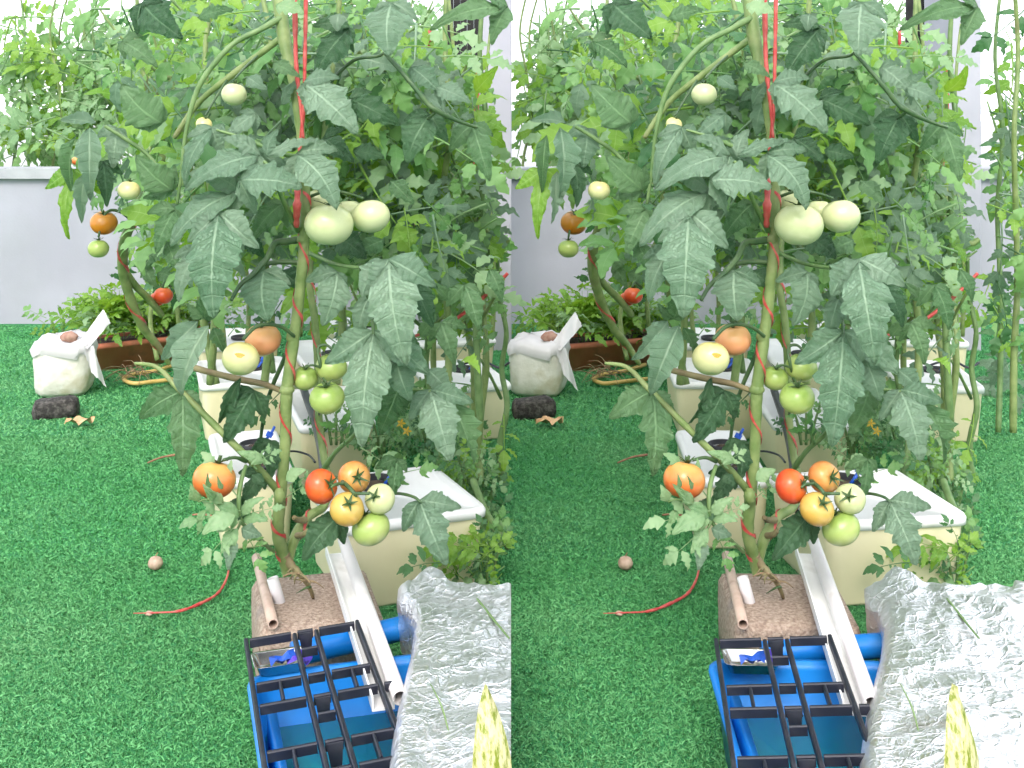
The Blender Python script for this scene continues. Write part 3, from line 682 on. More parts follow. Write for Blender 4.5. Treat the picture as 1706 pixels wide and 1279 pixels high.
    add('dish', shared('tray', lambda: mesh('dish', *loft([rrect(0.066, 0.04, 0.006, 0), rrect(0.078, 0.052, 0.008, 0.016), rrect(0.084, 0.058, 0.01, 0.017), rrect(0.076, 0.050, 0.008, 0.0155), rrect(0.062, 0.036, 0.006, 0.0015)]))), 'metal_tray', r)
    for q, (m_, dx, nm, lb) in enumerate((('blue_valve', 0.0, 'plastic_scrap', 'crumpled blue plastic scrap'), ('scrap_violet', 0.026, 'plastic_scrap', 'crumpled violet plastic scrap'))):
        def scrap(q=q):
            rr = random.Random(q + 2); v = []; f = []
            for i in range(5):
                for j in range(4): v.append((0.009 * (i - 2) + rr.uniform(-.002, .002), 0.010 * (j - 1.5) + rr.uniform(-.002, .002), 0.010 + rr.uniform(-0.005, 0.010)))
            for i in range(4):
                for j in range(3): f.append((i * 4 + j, i * 4 + j + 1, i * 4 + j + 5, i * 4 + j + 4))
            return mesh('plastic_scrap', v, f, smooth=False)
        p = rigid(nm, a.x + dx + 0.002, a.y - 0.004, s, '%s in the metal tray, %s plot' % (lb, S), 'scrap', 'plastic scraps', 0.1335)
        add('sheet', shared(('scrap', q), scrap), m_, p)

    # crumpled foil sheet over the neighbouring tub
    def foil():
        Lx = [(966, 690), (980, 650), (995, 648), (1012, 668), (1040, 678), (1080, 672), (1130, 660), (1180, 648), (1230, 640), (1290, 634), (1420, 626)]
        rows, cols = 130, 90; Lx = [(y_, x_ + 12) for y_, x_ in Lx]; v = []; f = []; right = 851.5 if s == 0 else 925
        def h(x, y):
            p = Vector((x * 9 + 3.1, y * 9, 0.3)); q = noise.noise(p * 0.45) * 0.014 + 0.010 * abs(noise.noise(p * 0.8 + Vector((5, 2, 0))))
            for sc, am in ((0.5, 0.028), (1.0, 0.014), (2.4, 0.0045), (6.0, 0.0010)):
                dd = noise.voronoi(p * sc + Vector((noise.noise(p * sc * .7), noise.noise(p * sc * .7 + Vector((9, 1, 2))), 0)) * 0.6)[0]
                q += am * (dd[1] - dd[0]) * 0.9
            return q
        for i in range(rows + 1):
            py = 982 + (1420 - 982) * (i / rows) ** 1.1
            for (ya, xa), (yb, xb) in zip(Lx, Lx[1:]):
                if ya <= py <= yb: xl = xa + (xb - xa) * (py - ya) / (yb - ya)
            for j in range(-6, cols + 1):
                u = max(0, j) / cols; px = xl + (right - xl) * u; Y = 1530.0 / (py - YH) * 1.0
                x, yv, _ = W(px, py, Y, s); z = 0.190 + h((px - 462) / F * Y, Y) * min(1, 0.35 + 3 * u)
                z -= 0.020 * max(0, 1 - u / 0.10) ** 2
                if i < 8: yv += 0.05 * noise.noise(Vector((px * 0.021, 3.3, 0))) * (8 - i) / 8 + 0.02 * noise.noise(Vector((px * 0.07, 1.3, 0))) * (8 - i) / 8; z += 0.016 * noise.noise(Vector((px * 0.03, 7.7, i * 0.1))) * (8 - i) / 8
                if j < 0: z = z + j * 0.013; x += 0.004 * noise.noise(Vector((py * .05, j * .7, 1))) - j * 0.0012
                v.append((x, yv, z))
        n = cols + 7
        for i in range(rows):
            for j in range(n - 1): a_ = i * n + j; f.append((a_, a_ + 1, a_ + n + 1, a_ + n))
        # turned-down edge at the far right
        b0 = len(v)
        for i in range(rows + 1):
            x, yv, z = v[i * n + n - 1]; v.append((x + 0.0, yv, z - 0.05)); v.append((x, yv, z - 0.12))
        for i in range(rows):
            a_ = i * n + n - 1; c_ = (i + 1) * n + n - 1
            f.append((a_, b0 + 2 * i, b0 + 2 * i + 2, c_)); f.append((b0 + 2 * i, b0 + 2 * i + 1, b0 + 2 * i + 3, b0 + 2 * i + 2))
        O = W(760, 1150, 1.62, s); O.z = 0
        me = mesh('foil_sheet', [Vector(p) - O for p in v], f, smooth=True)
        return me, O
    me, O = foil()
    add('foil_sheet', me, 'foil', None, Matrix.Translation(O), 'crumpled silver foil sheet draped beside the tub, %s plot' % S, 'foil', 'foil sheets')

# ------------------------------------------------------------------ things lying on the turf
def blob(rad, seed, flat=(1, 1, 0.8), n=14, amp=0.25, fr=1.6):
    v, f = [], []
    for i in range(n + 1):
        a = math.pi * i / n
        for j in range(2 * n):
            b = math.pi * j / n; d = Vector((math.sin(a) * math.cos(b), math.sin(a) * math.sin(b), math.cos(a)))
            k = 1 + amp * noise.noise(d * fr + Vector((seed, 0, 0))) + amp * 0.3 * noise.noise(d * fr * 3 + Vector((seed, 4, 0)))
            v.append((d.x * flat[0] * rad * k, d.y * flat[1] * rad * k, d.z * flat[2] * rad * k))
    for i in range(n):
        for j in range(2 * n): b = (j + 1) % (2 * n); f.append((i * 2 * n + j, (i + 1) * 2 * n + j, (i + 1) * 2 * n + b, i * 2 * n + b))
    return v, f
def ground_px(px, py, s):
    Y = H * F / (py - YH); return W(px, py, Y, s)
for s in (0, 1):
    S = SIDE[s]
    p = ground_px(259, 951, s); p.z = 0.017
    o = add('fallen_fruit', shared('ff', lambda: mesh('fallen_fruit', *blob(0.0155, 2, (1, 1, 0.92), 14, 0.06))), 'fallen_fruit', None, Matrix.Translation(p), 'small round brown dried fruit lying on the turf, %s plot' % S, 'fruit', 'dried fruits')
    add('stalk', shared('ffs', lambda: mesh('stalk', *tube([(Vector((0, 0, 0.013)), 0.0015), (Vector((0.002, 0.002, 0.018)), 0.001), (Vector((0.005, 0.002, 0.021)), 0.0008)], 5, 3))), 'twig', o)
    p = ground_px(249, 1030, s); p.z = 0.010
    add('pebble', shared('pb1', lambda: mesh('pebble', *blob(0.007, 5, (1.1, 1, 0.6), 8))), 'fallen_fruit', None, Matrix.Translation(p), 'tiny pale pebble beside the twine on the turf, %s plot' % S, 'pebble', 'pale pebbles')
    pts = [(222, 1032), (262, 1031), (300, 1028), (335, 1015), (362, 999), (377, 975), (384, 945), (392, 918)]
    P = [ground_px(x, y, s) + Vector((0, 0, 0.012)) for x, y in pts]; O = P[0].copy()
    rads = [0.0008, 0.0016, 0.0026, 0.0032, 0.0028, 0.0024, 0.0026, 0.0022]
    tw = add('red_twine', mesh('red_twine', *tube([(q - O, rr) for q, rr in zip(P, rads)], 7, 8, 0.25, random.Random(4))), 'twine_red', None, Matrix.Translation(O), 'loose red plastic twine curving over the turf, %s plot' % S, 'twine', 'loose red twines')
    O = ground_px(246, 778, s)
    add('twig', mesh('twig', *tube([(Vector((0, 0, 0.012)), 0.002), (ground_px(270, 770, s) - O + Vector((0, 0, 0.014)), 0.003), (ground_px(298, 764, s) - O + Vector((0, 0, 0.012)), 0.0035)], 6, 4, 0.2, random.Random(1))), 'twig', None, Matrix.Translation(O), 'short brown twig on the turf below the hanging leaf, %s plot' % S, 'twig', 'twigs')
    O = ground_px(320, 866, s)
    add('twig', mesh('twig', *tube([(Vector((0, 0, 0.012)), 0.002), (Vector((0.025, -0.004, 0.015)), 0.0028), (Vector((0.05, -0.01, 0.013)), 0.0025)], 6, 4, 0.2, random.Random(1))), 'twig', None, Matrix.Translation(O), 'reddish twig on the turf beside the low orange tomato, %s plot' % S, 'twig', 'twigs')
    # dry leaf
    p = ground_px(132, 712, s); p.z = 0.014
    def dl():
        rr = random.Random(8); v = []; f = []
        for i in range(9):
            for j in range(6):
                t = i / 8 * 2 - 1; u = j / 5 * 2 - 1; wv = 0.75 * (1 - 0.4 * t * t)
                v.append((0.042 * t + rr.uniform(-.003, .003), 0.034 * u * wv + rr.uniform(-.004, .004), 0.006 + 0.012 * abs(u) * rr.random() + 0.008 * math.sin(5 * t + 3 * u)))
        for i in range(8):
            for j in range(5): f.append((i * 6 + j, i * 6 + j + 1, i * 6 + j + 7, i * 6 + j + 6))
        return mesh('dry_leaf', v, f)
    add('dry_leaf', shared('dl', dl), 'dry_leaf', None, Matrix.Translation(p), 'crumpled orange-brown dry leaf on the turf near the dark rock, %s plot' % S, 'leaf', 'dry leaves')
    # dark rock
    p = ground_px((94, 106)[s], 694, s)
    def rock():
        v, f = [], []
        rr = random.Random(6); rings = []
        for z, k in ((0, 0.95), (0.02, 1.0), (0.045, 0.97), (0.056, 0.86), (0.06, 0.6)):
            rings.append([(x * k + rr.uniform(-.004, .004), y * k + rr.uniform(-.004, .004), z + rr.uniform(-.004, .004) + 0.05 * x) for x, y, _ in rrect(0.135, 0.075, 0.014, 0, 3)])
        return mesh('rock', *loft(rings))
    add('rock', shared('rock', rock), 'rock', None, Matrix.Translation(p) @ Matrix.Rotation(0.15, 4, 'Z'), 'dark rough stone block on the turf in front of the white pot, %s plot' % S, 'rock', 'dark rocks')
    # white foam pot with wrapped top
    g = ground_px((92, 116)[s], 664, s)
    r = empty('wrapped_pot', (g.x, g.y + 0.09, 0.004), (YAW if s == 0 else -YAW), 'white foam pot wrapped in plastic film near the wall, %s plot' % S, 'pot', 'white pots')
    def pot():
        rr = random.Random(9); rings = []
        for z, k in ((0, .80), (0.012, .9), (0.03, .95), (0.06, .99), (0.09, 1), (0.12, 1), (0.15, 1.0), (0.165, 0.98)):
            rings.append([(x * k * (1 + 0.07 * noise.noise(Vector((x * 16, y * 16, z * 22)))) + rr.uniform(-.002, .002), y * k * (1 + 0.07 * noise.noise(Vector((x * 16, y * 16, z * 22 + 5)))) + rr.uniform(-.002, .002), z) for x, y, _ in rrect(0.19, 0.19, 0.05, 0, 9)])
        return mesh('body', *loft(rings))
    add('body', shared('fpot', pot), 'foam_white', r)
    def cover():
        rr = random.Random(12); rings = []
        for z, k in ((0.140, 1.06), (0.150, 1.09), (0.168, 1.08), (0.182, .97), (0.19, .7), (0.197, .35)):
            rings.append([(x * k * (1 + 0.10 * noise.noise(Vector((x * 30, y * 30, z * 20)))) + rr.uniform(-.005, .005), y * k * (1 + 0.10 * noise.noise(Vector((x * 30, y * 30, 9)))) + rr.uniform(-.005, .005), z + 0.020 * noise.noise(Vector((x * 26, y * 26, 3))) + rr.uniform(-.006, .006)) for x, y, _ in rrect(0.19, 0.19, 0.05, 0, 9)])
        return mesh('cover', *loft(rings, False, True))
    add('cover', shared('fcov', cover), 'film_white', r)
    def flap(k):
        rr = random.Random(20 + k); v = []; f = []; n = 10
        # upper flap sticks out to the upper right, lower flap hangs like a pennant
        q = [((0.05, -0.07, 0.175), (0.13, -0.02, 0.285), (0.16, -0.06, 0.245), (0.09, -0.10, 0.165)), ((0.07, -0.09, 0.172), (0.105, -0.08, 0.172), (0.152, -0.095, 0.028), (0.105, -0.112, 0.085))][k]
        q = [Vector(a) for a in q]
        for i in range(n + 1):
            for j in range(n + 1):
                a, b = i / n, j / n; p_ = (q[0] * (1 - a) + q[1] * a) * (1 - b) + (q[3] * (1 - a) + q[2] * a) * b
                p_ = p_ + Vector((0.2, -1, 0.2)) * 0.010 * math.sin(7 * a + 4 * b + k) + Vector((rr.uniform(-1, 1), rr.uniform(-1, 1), rr.uniform(-1, 1))) * 0.0015
                v.append(p_)
        for i in range(n):
            for j in range(n): c = i * (n + 1) + j; f.append((c, c + 1, c + n + 2, c + n + 1))
        return mesh('film_flap', v, f)
    for k in (0, 1): add('film_flap', shared(('flap', k), lambda: flap(k)), 'film_white', r)
    add('pebble', shared('stone', lambda: mesh('pebble', *blob(0.026, 11, (1.1, 0.9, 0.75), 12, 0.2))), 'pebble_brown', None, Matrix.Translation((g.x + 0.035, g.y + 0.035, 0.204)), 'reddish brown stone on top of the wrapped white pot, %s plot' % S, 'stone', 'stones on pots')
    # yellow hose
    pts = [(292, 612), (262, 622), (225, 628), (206, 636), (222, 644), (255, 641), (300, 636)]
    P = [ground_px(x, y + 2, s) + Vector((0, 0, 0.016)) for x, y in pts]; O = P[0].copy()
    add('yellow_hose', mesh('yellow_hose', *tube([(q - O, 0.0075) for q in P], 8, 8)), 'hose_yellow', None, Matrix.Translation(O), 'dull yellow garden hose bent on the turf by the trough, %s plot' % S, 'hose', 'yellow hoses')
    # fringe of dry roots at the end of the low side stem
    O = ground_px(215, 640, s)
    def roots():
        rr = random.Random(77); parts = []
        for q in range(34):
            a = rr.uniform(0, 6.28); L = rr.uniform(0.03, 0.11); b = Vector((rr.uniform(-.03, .06), rr.uniform(-.03, .03), rr.uniform(0.03, 0.06)))
            e = b + Vector((math.cos(a) * L, math.sin(a) * L, rr.uniform(-0.035, 0.03))); e.z = max(e.z, 0.012)
            parts.append(tube([(b, 0.0016), ((b + e) / 2 + Vector((rr.uniform(-.015, .015), rr.uniform(-.01, .01), 0.012)), 0.0014), (e, 0.0007)], 4, 3))
        return mesh('dry_roots', *join(parts))
    add('dry_roots', shared('roots', roots), 'dry_root', None, Matrix.Translation(O), 'tangle of pale dry roots on the turf beside the yellow hose, %s plot' % S, 'roots', 'dry root tangles')
    O = ground_px(300, 668, s)
    add('brick_piece', shared('brickp', lambda: mesh('brick_piece', *loft([[(x + random.Random(int(x * 9999)).uniform(-.004, .004), y, z) for x, y, _ in rrect(0.12 - i * 0.01, 0.06 - i * 0.01, 0.008, 0, 3)] for i, z in enumerate((0, 0.02, 0.026))]))), 'pebble_brown', None, Matrix.Translation(O), 'flat reddish brick piece on the turf left of the boxes, %s plot' % S, 'brick', 'brick pieces')

    # terracotta trough with herbs
    p0 = W(150, 622, 4.5, s)
    yw = math.radians(30) + (YAW * 0.5 if s == 0 else -YAW * 0.5)
    c = p0 + Vector((math.cos(yw) * 0.27 - math.sin(yw) * 0.09, math.sin(yw) * 0.27 + math.cos(yw) * 0.09, 0))
    r = empty('planter_trough', (c.x, c.y, 0.002), yw, 'long terracotta planter trough full of green herbs, %s plot' % S, 'planter', 'terracotta troughs')
    add('trough', shared('trough', lambda: mesh('trough', *loft([rrect(0.48, 0.14, 0.03, 0), rrect(0.53, 0.175, 0.035, 0.085), rrect(0.56, 0.2, 0.04, 0.086), rrect(0.565, 0.205, 0.042, 0.105), rrect(0.53, 0.17, 0.035, 0.106), rrect(0.52, 0.165, 0.03, 0.08)]))), 'terracotta', r)
    add('soil', shared('tsoil', lambda: mesh('soil', *loft([rrect(0.525, 0.168, 0.03, z) for z in (0.088, 0.094)]))), 'soil', r)
    rr = random.Random(31)
    names = ('leftmost', 'second', 'third', 'fourth', 'fifth', 'rightmost')
    for q in range(6):
        lx = -0.23 + 0.092 * q; wp = Matrix.Translation((c.x, c.y, 0.09)) @ Matrix.Rotation(yw, 4, 'Z') @ Vector((lx, rr.uniform(-.03, .03), 0))
        h = empty('herb_plant', wp, 0, '%s leafy green herb from the left in the terracotta trough, %s plot' % (names[q], S), 'herb', 'herbs in the troughs')
        for k in range(22):
            a = rr.uniform(0, 6.28); hh = rr.uniform(0.02, 0.11) * (1.9 if q == 1 else 1); L = rr.uniform(0.10, 0.18)
            B = Vector((rr.uniform(-.03, .03), rr.uniform(-.03, .03), hh)); d = Vector((math.cos(a), math.sin(a) - 0.3, rr.uniform(0.1, 0.9))).normalized()
            add('leaf', with_mat(compound_mesh(k % 4, 'herb'), rr.choice(('leaf_bright', 'leaf_bright', 'leaf_bright', 'leaf_pale'))), None, h, orient(B, B + d * L, Vector((0, -0.4, 1)).normalized()))
        add('stem', shared(('herbstem', q == 1), lambda: mesh('stem', *join([tube([(Vector((x, y, -0.01)), 0.002), (Vector((x * 1.4, y, 0.06)), 0.0018), (Vector((x * 1.8, y * 1.5, 0.12 * (1.7 if q == 1 else 1))), 0.001)], 5, 3) for x, y in ((0, 0), (0.012, 0.01), (-0.012, -0.01))]))), 'stem_thin', h)

# ------------------------------------------------------------------ tomato plants
def helix_ribbon(pts, s, O, turns, lift, wd, slack=()):
    """flat ribbon wound along a stem given by (px, py, Y, r px)"""
    P = spline([(W(x, y, Y, s) - O, r * Y / F) for x, y, Y, r in pts], 12); fr = frames(P); v = []; f = []; n = len(P)
    for i, ((p, r), (t, x, y)) in enumerate(zip(P, fr)):
        a = -2.0 + 2 * math.pi * turns * i / (n - 1); e = x * math.cos(a) + y * math.sin(a); g = t
        ww = wd * (0.7 + 0.3 * math.sin(i * 0.9))
        v += [p + e * (r + lift) - g * ww, p + e * (r + lift * 1.4), p + e * (r + lift) + g * ww]
    for i in range(n - 1):
        for j in (0, 1): f.append((i * 3 + j, i * 3 + j + 1, i * 3 + j + 4, i * 3 + j + 3))
    return mesh('twine', v, f)

S1 = [(478, 955, 2.04, 8), (472, 925, 2.03, 10), (463, 885, 2.01, 10.5), (467, 830, 2.0, 10), (475, 740, 1.99, 9), (478, 650, 1.98, 10), (490, 562, 1.98, 9.5), (499, 490, 1.98, 9), (507, 400, 1.98, 9), (508, 320, 1.99, 8.5), (502, 230, 2.0, 8), (489, 140, 2.0, 8), (473, 60, 2.02, 11), (462, -30, 2.04, 12)]
S2 = [(478, 945, 2.05, 8), (490, 898, 2.04, 9), (512, 862, 2.06, 8), (540, 842, 2.10, 7), (546, 800, 2.13, 7), (538, 750, 2.15, 6.5), (531, 690, 2.16, 6.5), (529, 600, 2.17, 6.5), (524, 530, 2.18, 6.5), (516, 470, 2.19, 6), (520, 380, 2.22, 6), (535, 280, 2.25, 5.5), (545, 180, 2.28, 5), (560, 60, 2.3, 4.5), (568, -30, 2.3, 4)]
PICK = [  # base, tip, Y base, Y tip, width px, kind, material, tilt, roll
    ((652, 6), (648, 92), 1.92, 1.88, 82, 'lobed', 'leaf_dusty', 0.3, 0.1), ((582, 48), (523, 130), 2.0, 1.97, 62, 'lobed', 'leaf_dark', 0.2, -0.3),
    ((508, 140), (596, 220), 1.90, 1.87, 80, 'lobed', 'leaf_dusty', 0.6, 0.1), ((566, 22), (562, 52), 1.98, 1.97, 32, 'oval', 'leaf_dusty', 0.4, 0),
    ((585, 165), (668, 208), 1.98, 1.98, 52, 'lobed', 'leaf_dark', 0.2, 0), ((686, 112), (732, 152), 1.97, 1.95, 48, 'lobed', 'leaf_dusty', 0.5, 0),
    ((727, 145), (784, 170), 1.95, 1.93, 40, 'oval', 'leaf_dusty', 0.6, 0.2), ((792, 152), (829, 110), 2.1, 2.05, 34, 'oval', 'leaf_bright', 0.3, 0.2),
    ((842, 12), (716, 48), 2.0, 1.95, 40, 'oval', 'leaf_mid', 0.5, 0.1), ((716, 192), (678, 272), 1.97, 1.95, 56, 'oval', 'leaf_dark', 0.3, 0),
    ((788, 210), (816, 302), 2.0, 1.97, 46, 'lobed', 'leaf_mid', 0.3, 0), ((268, 204), (202, 140), 1.97, 1.95, 66, 'oval', 'leaf_mid', 0.5, -0.2),
    ((287, 316), (226, 258), 1.97, 1.95, 52, 'oval', 'leaf_mid', 0.5, -0.2), ((238, 6), (302, 62), 2.05, 2.0, 66, 'lobed', 'leaf_dark', 0.3, 0),
    ((352, 214), (307, 310), 1.92, 1.9, 38, 'oval', 'leaf_dusty', 0.5, -0.4), ((430, 260), (306, 318), 1.90, 1.86, 56, 'oval', 'leaf_dusty', 0.7, -0.1),
    ((402, 300), (503, 310), 1.86, 1.85, 78, 'lobed', 'leaf_dusty', 0.8, 0.0), ((447, 260), (542, 234), 1.9, 1.9, 30, 'oval', 'leaf_dusty', 1.2, 0.1),
    ((496, 258), (562, 348), 1.88, 1.86, 66, 'oval', 'leaf_dusty', 0.4, 0.3), ((396, 320), (282, 408), 1.90, 1.86, 58, 'oval', 'leaf_dusty', 0.7, -0.2),
    ((364, 358), (356, 530), 1.86, 1.82, 98, 'lobed', 'leaf_dusty', 0.35, -0.1), ((332, 418), (297, 503), 1.9, 1.88, 44, 'oval', 'leaf_dusty', 0.3, -0.4),
    ((292, 350), (260, 422), 1.96, 1.94, 48, 'lobed', 'leaf_mid', 0.3, -0.2), ((278, 402), (300, 452), 1.97, 1.95, 36, 'lobed', 'leaf_mid', 0.3, 0),
    ((440, 452), (446, 534), 1.93, 1.90, 80, 'lobed', 'leaf_dusty', 0.2, 0.1), ((562, 455), (537, 543), 1.95, 1.93, 56, 'oval', 'leaf_dusty', 0.1, 0.1),
    ((648, 436), (677, 608), 1.86, 1.82, 88, 'lobed', 'leaf_dusty', 0.35, 0.05), ((640, 440), (602, 494), 1.87, 1.85, 52, 'oval', 'leaf_dusty', 0.4, -0.2),
    ((672, 438), (704, 455), 1.88, 1.88, 40, 'oval', 'leaf_dusty', 0.8, 0.3), ((690, 470), (722, 545), 1.93, 1.92, 44, 'oval', 'leaf_dark', 0.3, 0.3),
    ((622, 556), (603, 745), 1.89, 1.85, 84, 'lobed', 'leaf_dusty', 0.3, -0.1), ((660, 600), (684, 668), 1.9, 1.89, 48, 'oval', 'leaf_dusty', 0.2, 0.2),
    ((614, 496), (597, 562), 1.93, 1.92, 38, 'oval', 'leaf_dusty', 0.2, -0.1), ((718, 652), (751, 768), 1.94, 1.90, 72, 'lobed', 'leaf_dusty', 0.35, 0.1),
    ((752, 668), (790, 772), 1.97, 1.95, 46, 'curl', 'leaf_mid', 0.3, 0.5), ((668, 636), (632, 724), 1.97, 1.96, 56, 'lobed', 'leaf_mid', 0.1, 0.2),
    ((712, 615), (752, 655), 1.97, 1.97, 40, 'oval', 'leaf_dusty', 0.5, 0), ((304, 655), (304, 794), 1.96, 1.93, 58, 'lobed', 'leaf_mid', 0.3, 0.1),
    ((284, 640), (260, 678), 1.98, 1.97, 26, 'oval', 'leaf_mid', 0.3, -0.2), ((348, 542), (300, 658), 1.90, 1.88, 60, 'curl', 'leaf_dusty', 0.3, -0.3),
    ((330, 535), (268, 600), 1.95, 1.93, 42, 'curl', 'leaf_dusty', 0.4, 0.2), ((422, 652), (372, 738), 1.95, 1.94, 52, 'lobed', 'leaf_dark', 0.2, 0.2),
    ((402, 628), (364, 706), 1.96, 1.96, 24, 'curl', 'leaf_dark', 0.3, 0.3), ((452, 735), (450, 800), 2.0, 1.98, 34, 'lobed', 'leaf_dark', 0.2, 0),
    ((562, 862), (504, 934), 1.92, 1.89, 50, 'oval', 'leaf_dark', 0.5, 0.2), ((700, 836), (744, 942), 1.90, 1.87, 62, 'lobed', 'leaf_dusty', 0.4, 0.0),
    ((662, 766), (652, 832), 1.94, 1.92, 30, 'lobed', 'leaf_mid', 0.4, 0.3), ((476, 800), (510, 782), 1.95, 1.95, 24, 'oval', 'leaf_pale', 0.6, 0.1),
    ((735, 538), (758, 608), 2.05, 2.03, 34, 'oval', 'leaf_mid', 0.3, 0.1), ((775, 476), (798, 550), 2.05, 2.03, 40, 'lobed', 'leaf_mid', 0.3, 0.1),
    ((815, 448), (836, 504), 2.05, 2.04, 30, 'oval', 'leaf_mid', 0.3, 0.1), ((700, 560), (728, 520), 2.1, 2.08, 26, 'oval', 'leaf_mid', 0.4, 0.1),
    ((748, 500), (720, 470), 2.1, 2.08, 24, 'oval', 'leaf_mid', 0.4, 0), ((770, 600), (800, 622), 2.0, 1.97, 26, 'curl', 'leaf_bright', 0.7, 0.4),
    # low shoot at the left, small pale leaves round the orange tomato
    ((372, 838), (338, 806), 1.86, 1.84, 22, 'oval', 'leaf_pale', 0.4, 0), ((360, 832), (340, 812), 1.86, 1.82, 14, 'oval', 'leaf_pale', 0.4, 0.3), ((370, 815), (362, 792), 1.84, 1.82, 10, 'oval', 'leaf_pale', 0.2, 0.3),
    ((350, 812), (346, 788), 1.84, 1.82, 10, 'oval', 'leaf_pale', 0.2, 0.1), ((392, 858), (336, 890), 1.86, 1.84, 34, 'oval', 'leaf_pale', 0.5, -0.2), ((398, 862), (362, 842), 1.87, 1.86, 24, 'oval', 'leaf_pale', 0.5, 0),
    ((400, 858), (440, 828), 1.90, 1.9, 22, 'oval', 'leaf_pale', 0.7, 0), ((404, 866), (446, 868), 1.90, 1.89, 22, 'oval', 'leaf_pale', 0.7, 0.1), ((396, 880), (368, 922), 1.87, 1.85, 28, 'lobed', 'leaf_pale', 0.4, 0),
    ((402, 880), (436, 892), 1.88, 1.87, 30, 'lobed', 'leaf_dusty', 0.6, 0), ((386, 895), (380, 950), 1.87, 1.84, 30, 'lobed', 'leaf_dusty', 0.4, -0.1), ((410, 842), (352, 868), 1.91, 1.9, 38, 'oval', 'leaf_dark', 0.7, 0),
    ((440, 770), (395, 752), 1.94, 1.92, 24, 'lobed', 'leaf_pale', 0.5, 0), ((420, 790), (442, 812), 1.94, 1.93, 20, 'oval', 'leaf_dark', 0.4, 0), ((330, 835), (318, 808), 1.86, 1.85, 22, 'oval', 'leaf_pale', 0.5, -0.1),
    ((345, 848), (328, 880), 1.87, 1.86, 16, 'curl', 'leaf_pale', 0.5, -0.1),
    ((398, 830), (352, 770), 1.90, 1.88, 40, 'compound', 'leaf_pale', 0.6, 0.1), ((402, 850), (320, 862), 1.88, 1.84, 40, 'compound', 'leaf_pale', 0.7, -0.1), ((400, 866), (345, 930), 1.87, 1.84, 40, 'compound', 'leaf_pale', 0.6, 0), ((402, 860), (452, 842), 1.92, 1.9, 40, 'compound', 'leaf_pale', 0.7, 0),
    ((404, 880), (440, 935), 1.90, 1.88, 40, 'compound', 'leaf_mid', 0.6, 0), ((410, 780), (452, 752), 1.95, 1.94, 40, 'compound', 'leaf_pale', 0.6, 0), ((436, 790), (400, 845), 1.97, 1.96, 30, 'lobed', 'leaf_dark', 0.3, 0), ((474, 830), (515, 800), 1.97, 1.95, 40, 'compound', 'leaf_pale', 0.6, 0),
    ((640, 800), (700, 770), 2.0, 1.98, 40, 'compound', 'leaf_mid', 0.6, 0), ((600, 745), (660, 780), 2.0, 1.97, 40, 'compound', 'leaf_pale', 0.6, 0), ((575, 740), (555, 690), 2.05, 2.0, 40, 'compound', 'leaf_mid', 0.5, 0),
    ((470, 650), (420, 700), 2.02, 2.0, 40, 'compound', 'leaf_dark', 0.4, 0), ((380, 560), (410, 520), 2.0, 1.98, 40, 'compound', 'leaf_mid', 0.5, 0), ((355, 545), (375, 590), 1.98, 1.97, 28, 'curl', 'leaf_mid', 0.3, 0.2), ((340, 530), (352, 470), 2.0, 1.98, 34, 'oval', 'leaf_mid', 0.3, 0),
    ((470, 500), (430, 560), 2.05, 2.02, 40, 'compound', 'leaf_dark', 0.4, 0), ((545, 560), (590, 590), 2.1, 2.06, 40, 'compound', 'leaf_dark', 0.4, 0), ((700, 600), (690, 560), 2.0, 1.98, 30, 'oval', 'leaf_mid', 0.4, 0),
    # hanging bunch at the far left and filler round the top
    ((150, 212), (150, 334), 1.98, 1.95, 44, 'curl', 'leaf_dusty', 0.3, 0.2), ((128, 225), (120, 322), 2.0, 1.97, 26, 'curl', 'leaf_mid', 0.3, -0.2), ((124, 285), (112, 398), 1.99, 1.97, 30, 'oval', 'leaf_bright', 0.3, -0.3),
    ((145, 285), (136, 372), 1.98, 1.96, 28, 'curl', 'leaf_dusty', 0.3, 0.2), ((172, 270), (178, 345), 2.0, 1.98, 30, 'oval', 'leaf_dark', 0.3, 0.1), ((160, 205), (100, 200), 2.0, 1.98, 26, 'curl', 'leaf_dusty', 0.5, 0),
    ((196, 215), (188, 280), 2.02, 2.0, 44, 'lobed', 'leaf_dusty', 0.4, 0), ((205, 70), (262, 112), 2.05, 2.02, 40, 'lobed', 'leaf_mid', 0.4, 0), ((330, 30), (388, 15), 2.02, 2.0, 36, 'lobed', 'leaf_mid', 0.4, 0),
    ((412, 128), (445, 150), 1.96, 1.94, 30, 'oval', 'leaf_dusty', 0.5, 0), ((425, 190), (372, 232), 1.95, 1.93, 34, 'lobed', 'leaf_dusty', 0.6, 0), ((372, 205), (352, 240), 1.96, 1.95, 26, 'oval', 'leaf_dusty', 0.6, 0),
    ((470, 175), (505, 130), 2.0, 1.98, 26, 'oval', 'leaf_dusty', 0.6, 0), ((455, 105), (500, 128), 1.96, 1.94, 30, 'oval', 'leaf_mid', 0.6, 0), ((460, 8), (506, 22), 1.94, 1.92, 44, 'lobed', 'leaf_pale', 0.7, 0),
    ((430, 350), (400, 300), 1.93, 1.92, 30, 'oval', 'leaf_pale', 0.7, 0), ((470, 340), (420, 400), 1.97, 1.95, 44, 'oval', 'leaf_mid', 0.5, 0), ((415, 395), (440, 430), 1.99, 1.98, 34, 'curl', 'leaf_dark', 0.2, 0),
    ((470, 450), (505, 480), 2.02, 2.0, 44, 'lobed', 'leaf_dark', 0.2, 0), ((590, 250), (640, 262), 2.02, 2.0, 40, 'lobed', 'leaf_dark', 0.3, 0), ((540, 230), (590, 270), 2.04, 2.0, 42, 'lobed', 'leaf_dark', 0.3, 0),
